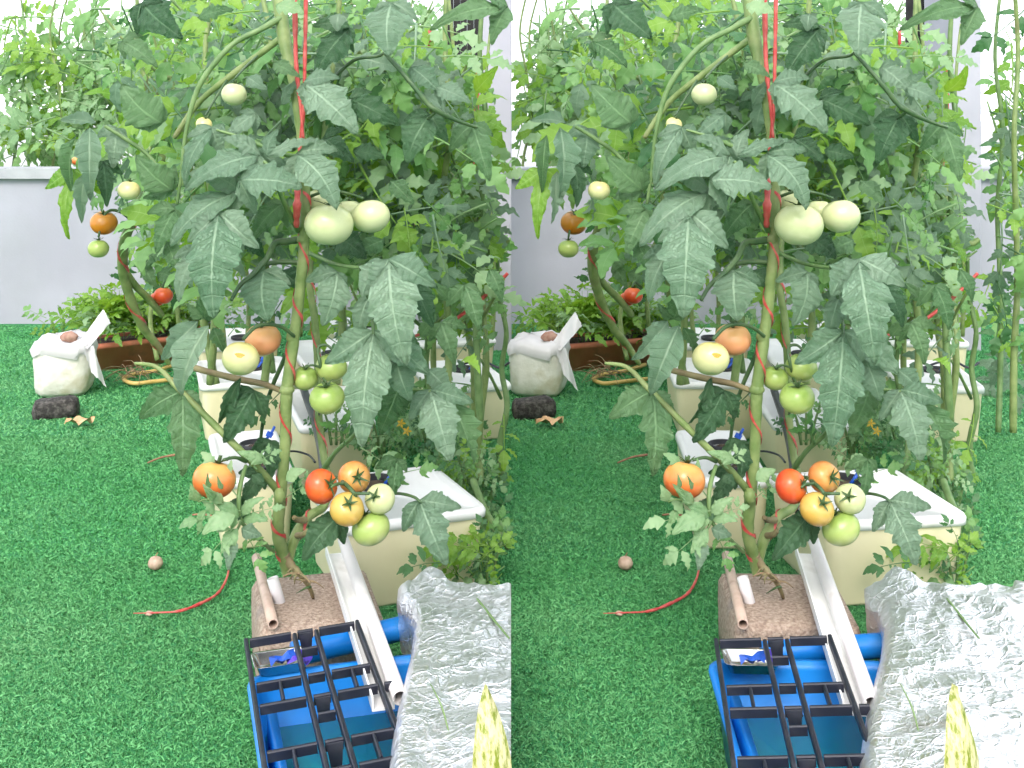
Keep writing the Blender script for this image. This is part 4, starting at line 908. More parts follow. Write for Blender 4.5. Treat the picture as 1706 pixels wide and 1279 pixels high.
    ((650, 300), (690, 340), 2.06, 2.02, 40, 'lobed', 'leaf_mid', 0.4, 0), ((560, 395), (610, 430), 2.08, 2.04, 50, 'lobed', 'leaf_dark', 0.4, 0), ((640, 400), (590, 425), 2.08, 2.05, 40, 'lobed', 'leaf_mid', 0.5, 0),
]
for s in (0, 1):
    S = SIDE[s]
    O = W(478, 955, 2.04, s)
    P0 = empty('tomato_plant', O, 0, 'tall main tomato plant with forked stem and big hanging leaves, %s plot' % S, 'tomato plant', 'main tomato plants')
    stem(P0, O, 'stem', S1, s, seg=12); stem(P0, O, 'stem', S2, s, seg=10)
    stem(P0, O, 'root', [(474, 925, 2.03, 9), (484, 940, 2.03, 7), (500, 957, 2.02, 5), (515, 978, 2.03, 4), (522, 996, 2.05, 2.5)], s, 'stem_brown', 0.15)
    rr = random.Random(5)
    for q in range(11):
        x0, y0 = rr.choice(((500, 957), (512, 968), (518, 978), (490, 948))); a = rr.uniform(-0.6, 3.6); L = rr.uniform(14, 34)
        stem(P0, O, 'root', [(x0, y0, 2.02, 2.4), (x0 + math.cos(a) * L * .5 + rr.uniform(-4, 4), y0 + abs(math.sin(a)) * L * .3 - 4, 2.01, 1.8), (x0 + math.cos(a) * L, y0 + math.sin(a) * L * 0.6, 2.02 + rr.uniform(-.02, .02), 0.8)], s, rr.choice(('dry_root', 'stem_brown', 'calyx_green')), 0.2, 5, 4)
    # side branches
    stem(P0, O, 'branch', [(466, 822, 2.0, 6.5), (440, 790, 1.97, 6), (400, 750, 1.95, 6), (345, 695, 1.95, 5.5), (295, 645, 1.97, 5), (262, 612, 2.0, 4), (225, 605, 2.02, 2.5)], s)
    stem(P0, O, 'branch', [(478, 655, 1.99, 4), (440, 640, 2.0, 5), (400, 632, 2.02, 5.5), (350, 620, 2.03, 5.5), (322, 612, 2.04, 5.5)], s, 'stem_brown')
    stem(P0, O, 'branch', [(485, 575, 2.0, 5), (455, 640, 2.02, 3.4), (440, 690, 2.03, 3.2), (432, 760, 2.04, 2.6), (435, 800, 2.04, 2)], s, 'stem_dark')
    stem(P0, O, 'branch', [(468, 30, 2.02, 6), (432, 50, 2.0, 5), (390, 72, 1.99, 4.8), (350, 115, 1.98, 4.8), (325, 160, 1.98, 4.4), (310, 220, 1.98, 3.8), (302, 290, 1.98, 3), (295, 340, 1.98, 2.4)], s, 'stem_thin')
    stem(P0, O, 'branch', [(470, 62, 2.1, 6), (430, 92, 2.1, 5.5), (380, 130, 2.1, 5.5), (330, 172, 2.12, 5), (290, 230, 2.12, 4)], s, 'stem_green')
    stem(P0, O, 'branch', [(505, 398, 1.99, 7), (478, 402, 1.98, 6), (458, 405, 1.97, 5.5), (445, 430, 1.95, 5), (420, 458, 1.93, 5), (400, 475, 1.92, 4), (385, 500, 1.9, 3)], s, 'stem_dark')
    stem(P0, O, 'branch', [(503, 438, 2.0, 4), (470, 436, 2.0, 4.5), (440, 440, 1.99, 4), (425, 450, 1.98, 3)], s, 'stem_dark')
    stem(P0, O, 'branch', [(497, 385, 1.98, 5), (482, 355, 1.95, 4.5), (470, 330, 1.92, 4), (455, 290, 1.9, 4), (440, 268, 1.9, 3)], s, 'stem_thin')
    stem(P0, O, 'branch', [(505, 262, 1.98, 4), (470, 256, 1.93, 4), (430, 240, 1.92, 4), (390, 225, 1.92, 3), (360, 216, 1.92, 2)], s, 'stem_thin')
    stem(P0, O, 'branch', [(640, 88, 1.95, 2.5), (662, 112, 1.94, 3.5), (688, 142, 1.93, 4), (712, 172, 1.93, 4.5), (728, 184, 1.93, 5), (760, 200, 1.95, 3.5), (794, 212, 1.98, 2.5)], s, 'stem_dark')
    stem(P0, O, 'branch', [(500, 172, 2.0, 4), (545, 140, 2.02, 3.5), (590, 100, 2.02, 3), (640, 88, 1.96, 2.5), (655, 30, 1.94, 2)], s, 'stem_dark')
    stem(P0, O, 'branch', [(728, 184, 1.93, 2.5), (720, 192, 1.94, 2.5), (712, 198, 1.96, 2)], s, 'stem_dark')
    stem(P0, O, 'branch', [(512, 420, 2.1, 4), (560, 440, 2.0, 3), (610, 446, 1.9, 3), (640, 440, 1.87, 3)], s, 'stem_thin')
    stem(P0, O, 'branch', [(600, 442, 1.9, 3), (612, 490, 1.93, 3), (620, 530, 1.92, 3), (622, 560, 1.89, 2.5)], s, 'stem_dark')
    stem(P0, O, 'branch', [(540, 780, 2.14, 5), (560, 752, 2.1, 4), (590, 725, 2.05, 4), (620, 690, 2.0, 3.5), (660, 650, 1.97, 3), (718, 652, 1.95, 2.5)], s, 'stem_thin')
    stem(P0, O, 'branch', [(640, 824, 2.0, 2.5), (665, 822, 1.94, 2.5), (690, 828, 1.91, 2.5), (702, 838, 1.9, 2)], s, 'stem_dark')
    stem(P0, O, 'branch', [(455, 918, 2.01, 4), (440, 905, 1.96, 3.5), (425, 890, 1.92, 3.5), (402, 868, 1.9, 3), (398, 830, 1.9, 4), (402, 800, 1.92, 4), (410, 775, 1.94, 3)], s, 'stem_thin')
    stem(P0, O, 'branch', [(398, 862, 1.9, 2.5), (370, 842, 1.87, 2), (345, 832, 1.86, 2), (330, 836, 1.86, 1.5)], s, 'stem_thin')
    stem(P0, O, 'branch', [(402, 868, 1.89, 2.5), (394, 885, 1.88, 2), (386, 900, 1.87, 1.8)], s, 'stem_thin')
    stem(P0, O, 'branch', [(175, 210, 2.0, 3), (215, 235, 2.0, 3.5), (250, 262, 2.0, 3.5), (288, 318, 1.98, 3)], s, 'stem_thin')
    for a in ((466, 826, 12), (478, 648, 14), (505, 400, 12), (487, 560, 12), (500, 470, 10)):
        stem(P0, O, 'node', [(a[0] - 1, a[1] - a[2], 1.985, 6), (a[0], a[1], 1.98, a[2] * 0.92), (a[0] + 1, a[1] + a[2], 1.985, 6)], s, jit=0.12, seg=10, n=5)
    stem(P0, O, 'stub', [(508, 866, 2.04, 6), (496, 866, 2.02, 5), (490, 862, 2.0, 4)], s, 'stem_brown')
    stem(P0, O, 'stub', [(495, 892, 2.03, 5), (506, 890, 2.0, 5), (512, 884, 1.99, 4)], s, 'stem_brown')
    # fruit trusses
    for tr in ([(532, 690, 2.12, 2.4), (540, 640, 2.02, 2.6), (534, 610, 1.98, 2.8), (530, 580, 1.99, 2.6), (545, 575, 1.99, 2.4), (560, 590, 1.98, 2.4)], [(534, 612, 1.98, 2), (520, 608, 1.97, 2), (508, 612, 1.96, 2)], [(538, 630, 1.97, 2.2), (543, 636, 1.94, 2.2), (545, 642, 1.92, 2)],
               [(545, 800, 2.12, 3), (560, 795, 2.0, 3), (575, 806, 1.90, 3.2), (590, 822, 1.87, 3.4), (598, 845, 1.88, 2.6), (602, 862, 1.9, 2)], [(590, 822, 1.87, 3), (602, 822, 1.86, 2.6), (616, 822, 1.86, 2.4)], [(575, 806, 1.90, 2.6), (560, 806, 1.88, 2.4), (552, 812, 1.87, 2.2)],
               [(490, 560, 1.97, 3), (470, 545, 1.95, 3), (445, 540, 1.93, 3.4), (425, 545, 1.92, 3.4), (405, 565, 1.90, 3.2)], [(445, 540, 1.93, 2.6), (434, 540, 1.93, 2.4)],
               [(510, 330, 2.0, 3), (545, 318, 1.98, 2.6), (580, 322, 1.97, 2.4), (605, 330, 1.95, 2)], [(545, 318, 1.98, 2.2), (546, 332, 1.92, 2.2)],
               [(410, 768, 1.94, 4), (392, 762, 1.92, 3), (372, 766, 1.90, 2.6)], [(430, 92, 2.1, 2.4), (410, 110, 2.04, 2), (392, 130, 1.98, 2)], [(380, 130, 2.1, 2), (355, 170, 2.05, 2), (342, 192, 2.0, 1.8)]):
        stem(P0, O, 'truss', tr, s, 'stem_dark', 0.1, 7, 5)
    Tn = lambda *a, **k: tomato(P0, O, *a[:6], s, *a[6:], **k)
    Tn(390, 157, 43, 2.0, 'tomato_pale', (0.1, 0.2, 1), 'pale green tomato high on the plant', k=1)
    Tn(340, 207, 27, 1.97, 'tomato_cream', (0.3, -0.2, 1), 'small yellowish green tomato near the top', k=2)
    Tn(548, 374, 80, 1.93, 'tomato_pale', (0.05, 0.15, 1), 'largest pale green tomato beside the main stem', k=0)
    Tn(618, 360, 63, 1.97, 'tomato_pale', (-0.1, 0.3, 1), 'pale whitish green tomato right of the largest one', k=4, calyx=False)
    Tn(582, 352, 44, 2.03, 'tomato_pale', (0, 0.1, 1), 'pale green tomato between the two largest', k=5)
    Tn(530, 334, 42, 2.02, 'tomato_pale', (0.1, -0.1, 1), 'pale green tomato behind the largest one', k=2)
    Tn(438, 565, 60, 1.99, 'tomato_peach', (-0.05, -0.25, 1), 'peach orange tomato at the main stem', k=3)
    t = Tn(401, 597, 63, 1.92, 'tomato_cream', (0.1, 0.5, 1), 'creamy pale tomato with a yellow scar', k=1, calyx=False)
    add('scar', shared('scar', lambda: mesh('scar', *[[(0.24 * math.cos(a) * (1 + 0.3 * math.sin(3 * a)) * q, 0.13 * math.sin(a) * q, 0) for q in (1, 0.5) for a in [2 * math.pi * k / 12 for k in range(12)]], [(k, (k + 1) % 12, 12 + (k + 1) % 12, 12 + k) for k in range(12)] + [tuple(range(12, 24))]])), 'tomato_scar', None, None)
    sc = bpy.context.scene.collection.objects[-1]
    Tn(508, 630, 44, 2.0, 'tomato_green', (0.1, -0.2, 1), 'green tomato at the left of the green truss', k=2)
    Tn(552, 612, 52, 2.0, 'tomato_green', (0.1, -0.1, 1), 'green tomato at the top of the green truss', k=4)
    Tn(545, 663, 58, 1.93, 'tomato_green', (-0.05, -0.35, 1), 'green tomato hanging lowest in the green truss', k=0)
    Tn(357, 799, 71, 1.90, 'tomato_orange', (0.2, 0.2, 1), 'orange tomato hanging low over the turf', k=5)
    Tn(535, 810, 57, 1.90, 'tomato_red', (0.75, -0.55, 0.3), 'ripe red tomato in the low truss', k=1)
    Tn(590, 795, 54, 1.94, 'tomato_orange', (0.35, -0.8, 0.25), 'orange red tomato at the back of the low truss', k=3)
    Tn(578, 848, 57, 1.87, 'tomato_yellow', (0.25, -0.7, 0.65), 'yellow orange tomato in the middle of the low truss', k=2)
    Tn(633, 831, 51, 1.89, 'tomato_pale', (-0.35, -0.75, 0.45), 'pale green tomato at the right of the low truss', k=4)
    Tn(618, 880, 63, 1.89, 'tomato_green', (-0.45, 0.1, 1), 'ribbed green tomato at the bottom of the low truss', k=0)
    # scar belongs to the cream tomato
    sc.parent = t
    zt = t.matrix_basis.to_3x3().inverted() @ Vector((0.15, -0.93, 0.33)); zt.normalize()
    sc.matrix_basis = Matrix.Translation(Vector((zt.x, zt.y, zt.z * 0.88)) * 1.012) @ zt.to_track_quat('Z', 'Y').to_matrix().to_4x4()
    for q, (b, t_, y0, y1, wp, kd, m_, ti, ro) in enumerate(PICK):
        dx, dy = t_[0] - b[0], t_[1] - b[1]; L = math.hypot(dx, dy)
        if kd == 'compound' or L < 60: leaf(P0, O, s, b, t_, y0, y1, wp, kd, m_, ti, ro); continue
        leaf(P0, O, s, b, t_, y0, y1, wp * 1.08, kd, m_, ti, ro)
        if kd == 'curl': continue
        for sg in (-1, 1):       # basal leaflets of the same leaf
            a = math.atan2(dy, dx) + sg * (0.75 + 0.25 * ((q * 7 + sg) % 3) / 2); l2 = L * (0.42 + 0.10 * ((q + sg) % 3))
            b2 = (b[0] - dx * 0.03, b[1] - dy * 0.03); e2 = (b2[0] + math.cos(a) * l2, b2[1] + math.sin(a) * l2)
            if e2[0] > 848: continue
            leaf(P0, O, s, b2, e2, y0 + 0.012, y1 + 0.03, l2 * 0.62, 'oval' if q % 3 else 'lobed', m_, ti + 0.15, ro + sg * 0.25, (q + sg) % 6)
    # young tips round the top: whole pinnate leaves
    rr = random.Random(91)
    for q in range(56):
        x, y = rr.uniform(180, 780), rr.uniform(-10, 430)
        if x < 280 and y > 300: continue
        if x > 500 and 280 < y < 420 and x < 660: continue
        a = rr.uniform(-0.4, 3.5); L = rr.uniform(60, 115); e = (x + math.cos(a) * L, y + math.sin(a) * L)
        if not (in_half(e[0], s) and in_half(x, s)) or e[0] > 838 or e[0] < 90: continue
        leaf(P0, O, s, (x, y), e, rr.uniform(2.12, 2.35), rr.uniform(2.08, 2.3), 40, 'compound', rr.choice(('leaf_mid', 'leaf_dusty', 'leaf_dark', 'leaf_mid', 'leaf_bright')), rr.uniform(0.3, 1.2), rr.uniform(-.4, .4), rr.randrange(8))
    # red twine wound up both stems, and the taut ends above
    tw = empty('support_twine', O, 0, 'red plastic twine wound up the main stem, %s plot' % S, 'twine', 'support twines')
    add('winding', helix_ribbon(S1[1:10], s, O, 7.0, 0.0016, 0.0062), 'twine_red', tw)
    stem(tw, O, 'strand', [(494, 378, 1.96, 4), (495, 340, 1.95, 7), (497, 290, 1.97, 3), (500, 240, 1.98, 3), (506, 180, 1.97, 3.4), (508, 100, 1.97, 3.4), (510, -20, 1.97, 3.4)], s, 'twine_red', 0.2, 6)
    stem(tw, O, 'strand', [(505, 230, 1.97, 2.5), (500, 170, 1.97, 3), (493, 100, 1.97, 4), (491, -20, 1.97, 4)], s, 'twine_red', 0.2, 6)
    tw = empty('support_twine', O, 0, 'red plastic twine wound up the thinner second stem, %s plot' % S, 'twine', 'support twines')
    add('winding', helix_ribbon(S2[1:10], s, O, 4.5, 0.0014, 0.0062), 'twine_red', tw)

    for pts, lb in (([(796, 110, 3.4, 3.5), (793, 200, 3.4, 4), (782, 330, 3.4, 4), (776, 440, 3.4, 3)], 'hanging in front of the white pillar'), ([(716, 50, 3.0, 3), (714, 150, 3.0, 3), (705, 300, 3.0, 3.5), (680, 400, 3.0, 4)], 'hanging behind the dark upper branch'),
                    ([(690, 560, 2.6, 2.5), (745, 540, 2.6, 3), (800, 500, 2.6, 3.5), (846, 455, 2.6, 3)], 'stretched slantwise over the rightmost lids')):
        free_tube('support_twine', pts, s, 'twine_red', 'red plastic twine %s, %s plot' % (lb, S), 'twine', 'support twines', 6)
    # plant growing beside the trough: S-shaped stem with the orange, green and red fruit
    O = W(278, 600, 4.0, s)
    P1 = empty('tomato_plant', O, 0, 'slender tomato plant with S-shaped stem and orange fruit beside the trough, %s plot' % S, 'tomato plant', 'slender tomato plants')
    Y = 3.2; SS = [(282, 606, 3.75, 4), (262, 575, 3.7, 6), (238, 545, 3.65, 7), (218, 500, 3.6, 8), (205, 450, 3.55, 8.5), (207, 405, 3.5, 8.5), (222, 365, 3.45, 8), (240, 325, 3.4, 8), (262, 290, 3.4, 7), (270, 240, 3.4, 6), (250, 160, 3.4, 5), (232, 80, 3.4, 4), (228, -20, 3.4, 3)]
    stem(P1, O, 'stem', SS, s); SB = [(270, 525, 3.7, 5), (250, 500, 3.65, 6), (225, 475, 3.6, 6), (208, 450, 3.55, 6)]
    stem(P1, O, 'branch', SB, s)
    stem(P1, O, 'truss', [(222, 372, 3.45, 3), (205, 355, 3.42, 2.6), (185, 350, 3.4, 2.4), (172, 362, 3.38, 2.2), (164, 395, 3.37, 1.8)], s, 'stem_dark')
    stem(P1, O, 'truss', [(285, 478, 3.7, 2.4), (275, 470, 3.68, 2.2), (270, 480, 3.66, 2)], s, 'stem_dark')
    tomato(P1, O, 173, 371, 44, 3.4, 'tomato_amber', (0.1, -0.4, 1), s, 'amber orange tomato', 0)
    tomato(P1, O, 164, 414, 35, 3.38, 'tomato_green', (0.0, 0.1, 1), s, 'small green tomato under the amber one', 1)
    tomato(P1, O, 215, 317, 37, 1.99, 'tomato_cream', (0.1, 0.1, 1), s, 'yellow green tomato above the bend', 2); 
    tomato(P1, O, 272, 492, 32, 3.66, 'tomato_red', (0.1, 0.1, 1), s, 'ripe red tomato', 3); tomato(P1, O, 262, 498, 26, 3.69, 'tomato_red', (0.1, 0.1, 1), s, 'ripe red tomato behind the other', 4)
    tomato(P1, O, 127, 268, 16, 3.4, 'tomato_orange', (0.1, 0.1, 1), s, 'tiny orange tomato', 3)
    tw = empty('support_twine', O, 0, 'red twine wound round the S-shaped stem, %s plot' % S, 'twine', 'support twines')
    add('winding', helix_ribbon(SS[1:9], s, O, 4.0, 0.002, 0.011), 'twine_red', tw)
    rr = random.Random(17)
    for q in range(34):
        x, y = rr.uniform(130, 300), rr.uniform(-10, 290); a = rr.uniform(-0.3, 3.4); L = rr.uniform(50, 95); e = (x + math.cos(a) * L, y + math.sin(a) * L)
        if e[0] < 92 or (y < 130 and e[0] < 150 and rr.random() < 0.7): continue
        leaf(P1, O, s, (x, y), e, rr.uniform(3.2, 3.6), rr.uniform(3.15, 3.5), 40, 'compound', rr.choice(('leaf_mid', 'leaf_pale', 'leaf_mid', 'leaf_bright')), rr.uniform(.3, 1.1), rr.uniform(-.4, .4), rr.randrange(8))
    for (b, e, wd_) in (((250, 430), (285, 400), 34), ((262, 455), (300, 470), 30), ((240, 440), (262, 480), 26), ((255, 420), (235, 452), 26)):
        leaf(P1, O, s, b, e, 3.75, 3.72, wd_, 'oval', 'leaf_mid', 0.5, 0)

    # background plants
    def bgplant(x, base, Y, top, seed, n, mats, spread, label, ymin=-20, ymax=470, lean=0, xlim=(78, 846), Lr=(85, 150)):
        O = W(x, base, Y, s); P = empty('tomato_plant', O, 0, label + ', %s plot' % S, 'tomato plant', 'background tomato plants')
        rr = random.Random(seed); pts = []
        for q in range(7):
            t_ = q / 6; pts.append((x + lean * t_ + rr.uniform(-12, 12) * (1 if q else 0), base + (top - base) * t_, Y + rr.uniform(-.03, .03), 5.5 * (1 - 0.45 * t_) * 3.2 / Y))
        stem(P, O, 'stem', pts, s, rr.choice(('stem_green', 'stem_thin')))
        for q in range(3 if Y < 4.6 else 1):
            y0_ = rr.uniform(ymin + 60, ymax); sg = rr.choice((-1, 1)); x0_ = x + lean * (base - y0_) / (base - top); e_ = x0_ + sg * rr.uniform(30, 80)
            if xlim[0] < e_ < xlim[1]: stem(P, O, 'branch', [(x0_, y0_, Y, 3.2), (x0_ + (e_ - x0_) * .5, y0_ - rr.uniform(15, 40), Y - .05, 2.6), (e_, y0_ - rr.uniform(50, 110), Y - .08, 1.6)], s, rr.choice(('stem_green', 'stem_thin')), 0.1, 6, 4)
        for q in range(n):
            y = rr.uniform(ymin, ymax); xx = x + lean * (base - y) / (base - top) + rr.gauss(0, spread)
            a = rr.choice((rr.uniform(-0.5, 0.9), rr.uniform(2.2, 3.7), rr.uniform(0.9, 2.2))); L = rr.uniform(*Lr) * 3.0 / Y
            e = (xx + math.cos(a) * L, y + math.sin(a) * L * 0.9)
            if not (xlim[0] < e[0] < xlim[1] and xlim[0] < xx < xlim[1]): continue
            if e[1] > ymax + 40 or (min(xx, e[0]) < 195 and e[1] > 290): continue
            yy = Y + rr.uniform(-.22, .22)
            leaf(P, O, s, (xx, y), e, yy, yy + rr.uniform(-.1, .06), 40, 'compound', rr.choice(mats), rr.uniform(0.2, 1.3), rr.uniform(-.5, .5), rr.randrange(8))
        return P, O
    mm, dk, pl, br = 'leaf_mid', 'leaf_dark', 'leaf_pale', 'leaf_bright'
    bgplant(350, 610, 3.75, -30, 1, 46, (mm, mm, pl, br, dk), 50, 'leafy tomato plant rising behind the arched branch', ymax=400)
    bgplant(455, 620, 3.45, -30, 2, 46, (mm, dk, mm, br), 48, 'leafy tomato plant directly behind the main stem', ymax=400)
    bgplant(575, 560, 3.9, -30, 3, 50, (mm, pl, mm, br), 50, 'leafy tomato plant behind the two largest pale tomatoes', ymax=400)
    P, O = bgplant(660, 640, 3.0, -30, 4, 46, (mm, mm, dk, br, pl), 52, 'leafy tomato plant right of the second stem', ymax=420)
    bgplant(745, 600, 3.55, -30, 5, 50, (mm, mm, pl, br), 50, 'leafy tomato plant in front of the dark void', ymin=90, ymax=440)
    P, O = bgplant(790, 700, 2.75, 190, 6, 30, (mm, pl, mm, br), 40, 'low leafy tomato plant at the right edge with arching stem', ymin=270, ymax=470, Lr=(55, 95))
    stem(P, O, 'branch', [(612, 190, 2.75, 6), (650, 215, 2.74, 7), (700, 255, 2.73, 7.5), (755, 300, 2.72, 7.5), (775, 345, 2.72, 6.5), (800, 375, 2.72, 5.5), (832, 405, 2.72, 5), (848, 398, 2.72, 4)], s, 'stem_green')
    stem(P, O, 'branch', [(832, 405, 2.72, 5), (800, 430, 2.72, 4), (760, 445, 2.72, 4), (720, 480, 2.72, 3)], s, 'stem_thin')
    bgplant(820, 560, 4.2, 40, 7, 16, (pl, mm), 22, 'thin tomato plant in front of the white pillar', ymin=200, ymax=420)
    bgplant(300, 560, 4.5, -30, 8, 40, (pl, pl, mm, br), 55, 'pale tomato plant standing near the back wall', ymax=360)
    bgplant(165, 420, 6.2, -30, 9, 44, (pl, pl, br, mm), 42, 'pale sparse tomato plant against the bright sky', ymin=30, ymax=250, Lr=(150, 230))
    bgplant(105, 420, 6.4, -20, 10, 30, (pl, pl, br), 22, 'thin pale tomato plant at the left edge against the sky', ymin=10, ymax=230, Lr=(150, 230))
    bgplant(500, 560, 4.6, -30, 11, 26, (mm, pl, pl), 60, 'tomato plant at the back between the boxes', ymax=400)
    bgplant(660, 560, 4.7, -30, 12, 26, (mm, dk, pl), 55, 'slim tomato plant at the back beside the dark void', ymax=400)
    bgplant(410, 600, 4.1, -30, 13, 26, (mm, dk, pl, br), 55, 'tomato plant at the back behind the pale hanging leaves', ymax=400)
    lo = -25 if s == 0 else 76
    bgplant(95, 420, 6.1, -20, 21, 60, (pl, pl, mm, br), 60, 'pale bushy tomato plant over the low wall', ymin=90, ymax=250, xlim=(lo, 300), Lr=(150, 240))
    bgplant(30 if s == 0 else 120, 420, 6.3, -20, 22, 50, (pl, br, mm), 50, 'pale tomato plant leaning over the wall cap', ymin=20, ymax=240, xlim=(lo, 260), Lr=(150, 240))
    bgplant(600, 700, 3.6, 200, 23, 16, (mm, pl, mm, br), 70, 'bushy low tomato plant between the middle boxes', ymin=330, ymax=500, Lr=(60, 100))
    bgplant(730, 700, 3.2, 200, 24, 18, (mm, mm, pl, br), 60, 'bushy low tomato plant above the rightmost lids', ymin=360, ymax=500, Lr=(55, 95))
    bgplant(800, 700, 3.3, 150, 25, 18, (mm, mm, pl, br), 36, 'bushy tomato plant hiding the foot of the pillar', ymin=330, ymax=490, Lr=(55, 95))
    bgplant(380, 640, 3.9, 200, 26, 24, (mm, dk, br), 60, 'bushy low tomato plant behind the largest hanging leaf', ymin=330, ymax=470, Lr=(60, 100))
    bgplant(640, 700, 4.3, 250, 27, 24, (mm, mm, pl, br), 70, 'bushy plant filling the back row beside the pillar', ymin=380, ymax=530, Lr=(70, 110))
    bgplant(780, 700, 4.4, 250, 28, 22, (mm, pl, mm, br), 50, 'bushy plant at the foot of the white pillar', ymin=380, ymax=530, Lr=(70, 110))
    du = 'leaf_dusty'
    for q, (x, Y, y0, y1, n, ms, lb) in enumerate(((270, 2.75, 0, 200, 36, (mm, mm, du, br), 'left of the arched branch'), (350, 2.55, 0, 420, 52, (du, mm, pl, du, br), 'behind the arched branch'), (440, 2.45, 0, 400, 52, (du, mm, pl, mm, br), 'close behind the main stem'),
            (560, 2.5, 0, 400, 54, (mm, du, dk, pl), 'close behind the second stem'), (650, 2.55, 0, 430, 60, (mm, pl, du, br), 'behind the dark upper branch'), (740, 2.5, 60, 470, 60, (mm, du, pl, br), 'in front of the arching stem'), (800, 2.6, 150, 500, 46, (mm, du, pl, br), 'at the inner edge of the plot'))):
        bgplant(x + (90 if x < 300 else 0), 640 if x < 600 else 700, Y, -30, 60 + q, n, ms, 46, 'broad leafed tomato plant ' + lb, ymin=y0, ymax=y1, Lr=(75, 140), xlim=(150 if x < 300 else 200, 846), lean=-100 if x < 300 else 0)
    bgplant(262, 600, 4.2, 150, 71, 40, (mm, dk, br), 40, 'leafy tomato plant behind the S-shaped stem', ymin=270, ymax=450, xlim=(196, 340))
    for q, x in enumerate((240, 400, 560, 690)):
        bgplant(x, 430, 6.0 + 0.1 * q, -40, 80 + q, 34, (mm, pl, dk), 70, '%s tall tomato plant from the left beyond the wall' % ('first', 'second', 'third', 'fourth')[q], ymin=-20, ymax=330, Lr=(190, 270))
    for q, (x, Y, y0, y1, n, lb) in enumerate(((720, 2.75, 470, 570, 10, 'above the weeds behind the front box'), (800, 2.7, 470, 560, 10, 'in front of the rightmost box'), (640, 3.3, 440, 560, 14, 'behind the long hanging leaf'), (835, 2.9, 600, 740, 10, 'at the inner edge beside the rightmost box'))):
        bgplant(x, 800, Y, 430, 120 + q, n, (mm, pl, du, br), 30, 'low bushy tomato plant ' + lb, ymin=y0, ymax=y1, Lr=(55, 100))
    if s == 1:
        for q, (x, Y) in enumerate(((880, 3.4), (930, 4.2), (905, 2.8))):
            bgplant(x, 720, Y, -30, 90 + q, 60, (mm, dk, br, du), 36, '%s tomato plant beyond the pillar at the far right' % ('bushy', 'dark leafy', 'low leafy')[q], ymin=-10, ymax=640, Lr=(90, 150), xlim=(858, 1000))
    # low weeds beside the front box
    def weed(x, y, Y, n, seed, label, mats=(mm, pl, br), sp=26, Lr=(40, 70)):
        O = W(x, y, Y, s); O.z = 0.0; P = empty('leafy_weed', O, 0, label + ', %s plot' % S, 'weed', 'low weeds'); rr = random.Random(seed)
        for q in range(n):
            xx = x + rr.gauss(0, sp); yy = y + rr.uniform(-60, 5); a = rr.uniform(0, 6.28); L = rr.uniform(*Lr); e = (xx + math.cos(a) * L, yy + math.sin(a) * L * .6)
            if max(e[0], xx) > 847: continue
            Yq = Y + rr.uniform(-.1, .1); zmin = W(e[0], e[1], Yq, s).z
            if zmin < 0.01: continue
            leaf(P, O, s, (xx, yy), e, Yq, Yq, 40, 'compound', rr.choice(mats), rr.uniform(.5, 1.4), rr.uniform(-.4, .4), rr.randrange(8))
        for q in range(3):
            stem(P, O, 'stem', [(x + 8 * q - 8, y + 6, Y, 2.5), (x + 14 * q - 14, y - 30, Y, 2.2), (x + 24 * q - 24, y - 62, Y, 1.6)], s, 'stem_thin', 0.1, 6, 3)
    weed(812, 965, 2.36, 60, 51, 'leafy green weed between the front box and the foil', (mm, pl, br, dk), 24, (60, 100))
    weed(814, 905, 2.62, 60, 52, 'leafy green weed right of the front box', (mm, pl, dk), 22, (55, 95))
    weed(805, 850, 2.85, 50, 53, 'leafy green weed below the rightmost box', (mm, dk, pl), 26, (50, 85))
    weed(640, 748, 3.05, 34, 54, 'low weed with yellow flowers behind the front box lid', (mm, pl, dk), 34, (36, 60))
    weed(720, 752, 3.05, 34, 55, 'low weed behind the right corner of the front box lid', (mm, pl, dk), 30, (36, 60))
    weed(780, 800, 2.75, 50, 58, 'tall leafy weed behind the right end of the front box', (mm, dk, pl, br), 30, (40, 70))
    weed(700, 690, 3.3, 40, 59, 'leafy weed in the gap between the middle boxes', (mm, dk, pl), 34, (36, 60))
    weed(560, 735, 3.0, 9, 56, 'low green weed behind the second stem', (mm, dk), 20, (30, 50))
    weed(105, 580, 5.3, 22, 60, 'pale weed against the wall behind the wrapped pot', (br, pl, mm), 22, (30, 50))
    weed(185, 570, 5.3, 26, 61, 'green weed against the wall behind the trough', (br, mm, pl), 26, (34, 60))
    weed(150, 590, 4.75, 9, 57, 'weed growing between the white pot and the trough', (br, pl), 20, (24, 40))
    free_tube('stalk', [(788, 800, 2.62, 6), (810, 855, 2.5, 6.5), (848, 912, 2.42, 6)], s, 'stem_thin', 'thick green cut stalk leaning among the weeds beside the front box, %s plot' % S, 'stalk', 'cut stalks')
    # yellow blossoms
    for (x, y) in ((678, 718), (668, 705)):
        p = W(x, y, 2.9, s)
        def fl():
            v = []; f = []
            for q in range(5):
                a = 1.2566 * q; d = Vector((math.cos(a), math.sin(a), 0)); sd = Vector((-math.sin(a), math.cos(a), 0)); b = len(v)
                v += [Vector((0, 0, 0)), d * 0.006 + sd * 0.003 + Vector((0, 0, .001)), d * 0.013 + Vector((0, 0, -.003)), d * 0.006 - sd * 0.003 + Vector((0, 0, .001))]; f.append((b, b + 1, b + 2, b + 3))
            b = len(v); c = tube([(Vector((0, 0, 0)), 0.002), (Vector((0, 0, 0.007)), 0.001)], 5, 2); v += c[0]; f += [tuple(i + b for i in q) for q in c[1]]
            return mesh('blossom', v, f)
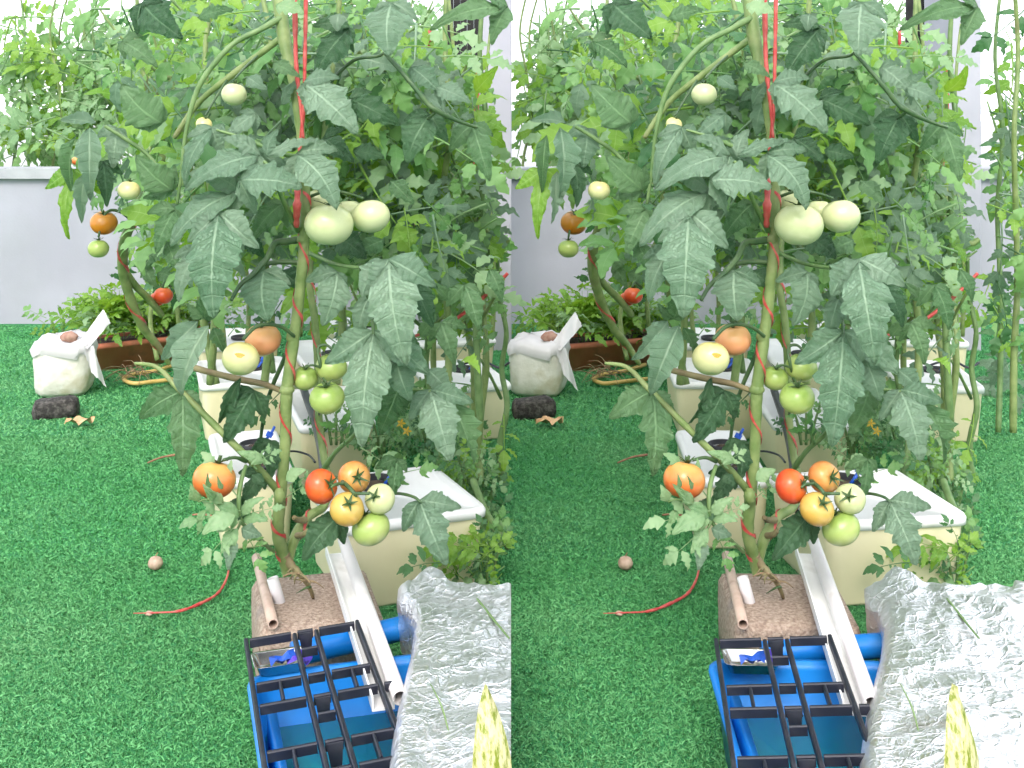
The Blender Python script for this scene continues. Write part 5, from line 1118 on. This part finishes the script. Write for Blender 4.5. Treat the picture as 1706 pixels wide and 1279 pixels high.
        add('blossom', shared('fl', fl), 'flower_yellow', None, Matrix.Translation(p) @ Matrix.Rotation(1.2, 4, 'X'), '%s yellow star-shaped tomato blossom behind the front box, %s plot' % ('lower' if y > 710 else 'upper', S), 'flower', 'yellow blossoms')
    # variegated leaf in the front corner
    O = W(838, 1400, 1.32, s); O.z = max(O.z, 0.0)
    P = empty('variegated_plant', O, 0, 'cream and green variegated leaf rising in the front right corner, %s plot' % S, 'plant', 'variegated plants')
    def vleaf():
        v, f = [], []
        for i in range(19):
            t_ = i / 18; wv = 0.16 * (math.sin(math.pi * min(1, t_ * 0.86 + 0.14)) ** 0.85) * (1 if t_ < 1 else 0)
            for j in range(-4, 5):
                u = j / 4; v.append((u * wv, t_, -0.10 * abs(u) ** 1.5 * 0.6 + 0.05 * 4 * t_ * (1 - t_) + 0.006 * math.sin(14 * t_ + u)))
        for i in range(18):
            for j in range(8): a = i * 9 + j; f.append((a, a + 1, a + 10, a + 9))
        return mesh('leaf', v, f)
    B = W(828, 1405, 1.34, s); T = W(812, 1143, 1.36, s); B.z = W(828, 1405, 1.34, s).z
    add('leaf', shared('vleaf', vleaf), 'leaf_variegated', P, orient(B, T, Vector((0.3, -1, 0.4)).normalized(), 0.86, O))
    add('stem', mesh('stem', *tube([(Vector((0, 0, -0.0)), 0.006), ((B - O) * 0.6, 0.005), (B - O + (T - B) * 0.02, 0.004)], 8, 4)), 'stem_thin', P)
    # grass blades growing up through the foil
    for q, (pts, lb) in enumerate((([(752, 1250, 1.46, 1.2), (738, 1195, 1.5, 1.8), (722, 1160, 1.52, 1), (716, 1150, 1.53, .5)], 'thin pale grass blade lying on the lower foil'), ([(848, 1075, 1.72, 1.6), (815, 1035, 1.82, 2.4), (795, 1010, 1.88, 2), (770, 985, 1.96, 1)], 'long pale grass blade lying across the upper foil'))):
        free_tube('grass_blade', [(x, y - 12, Y, r_) for x, y, Y, r_ in pts], s, 'stem_thin', '%s, %s plot' % (lb, S), 'grass blade', 'grass blades', 5)
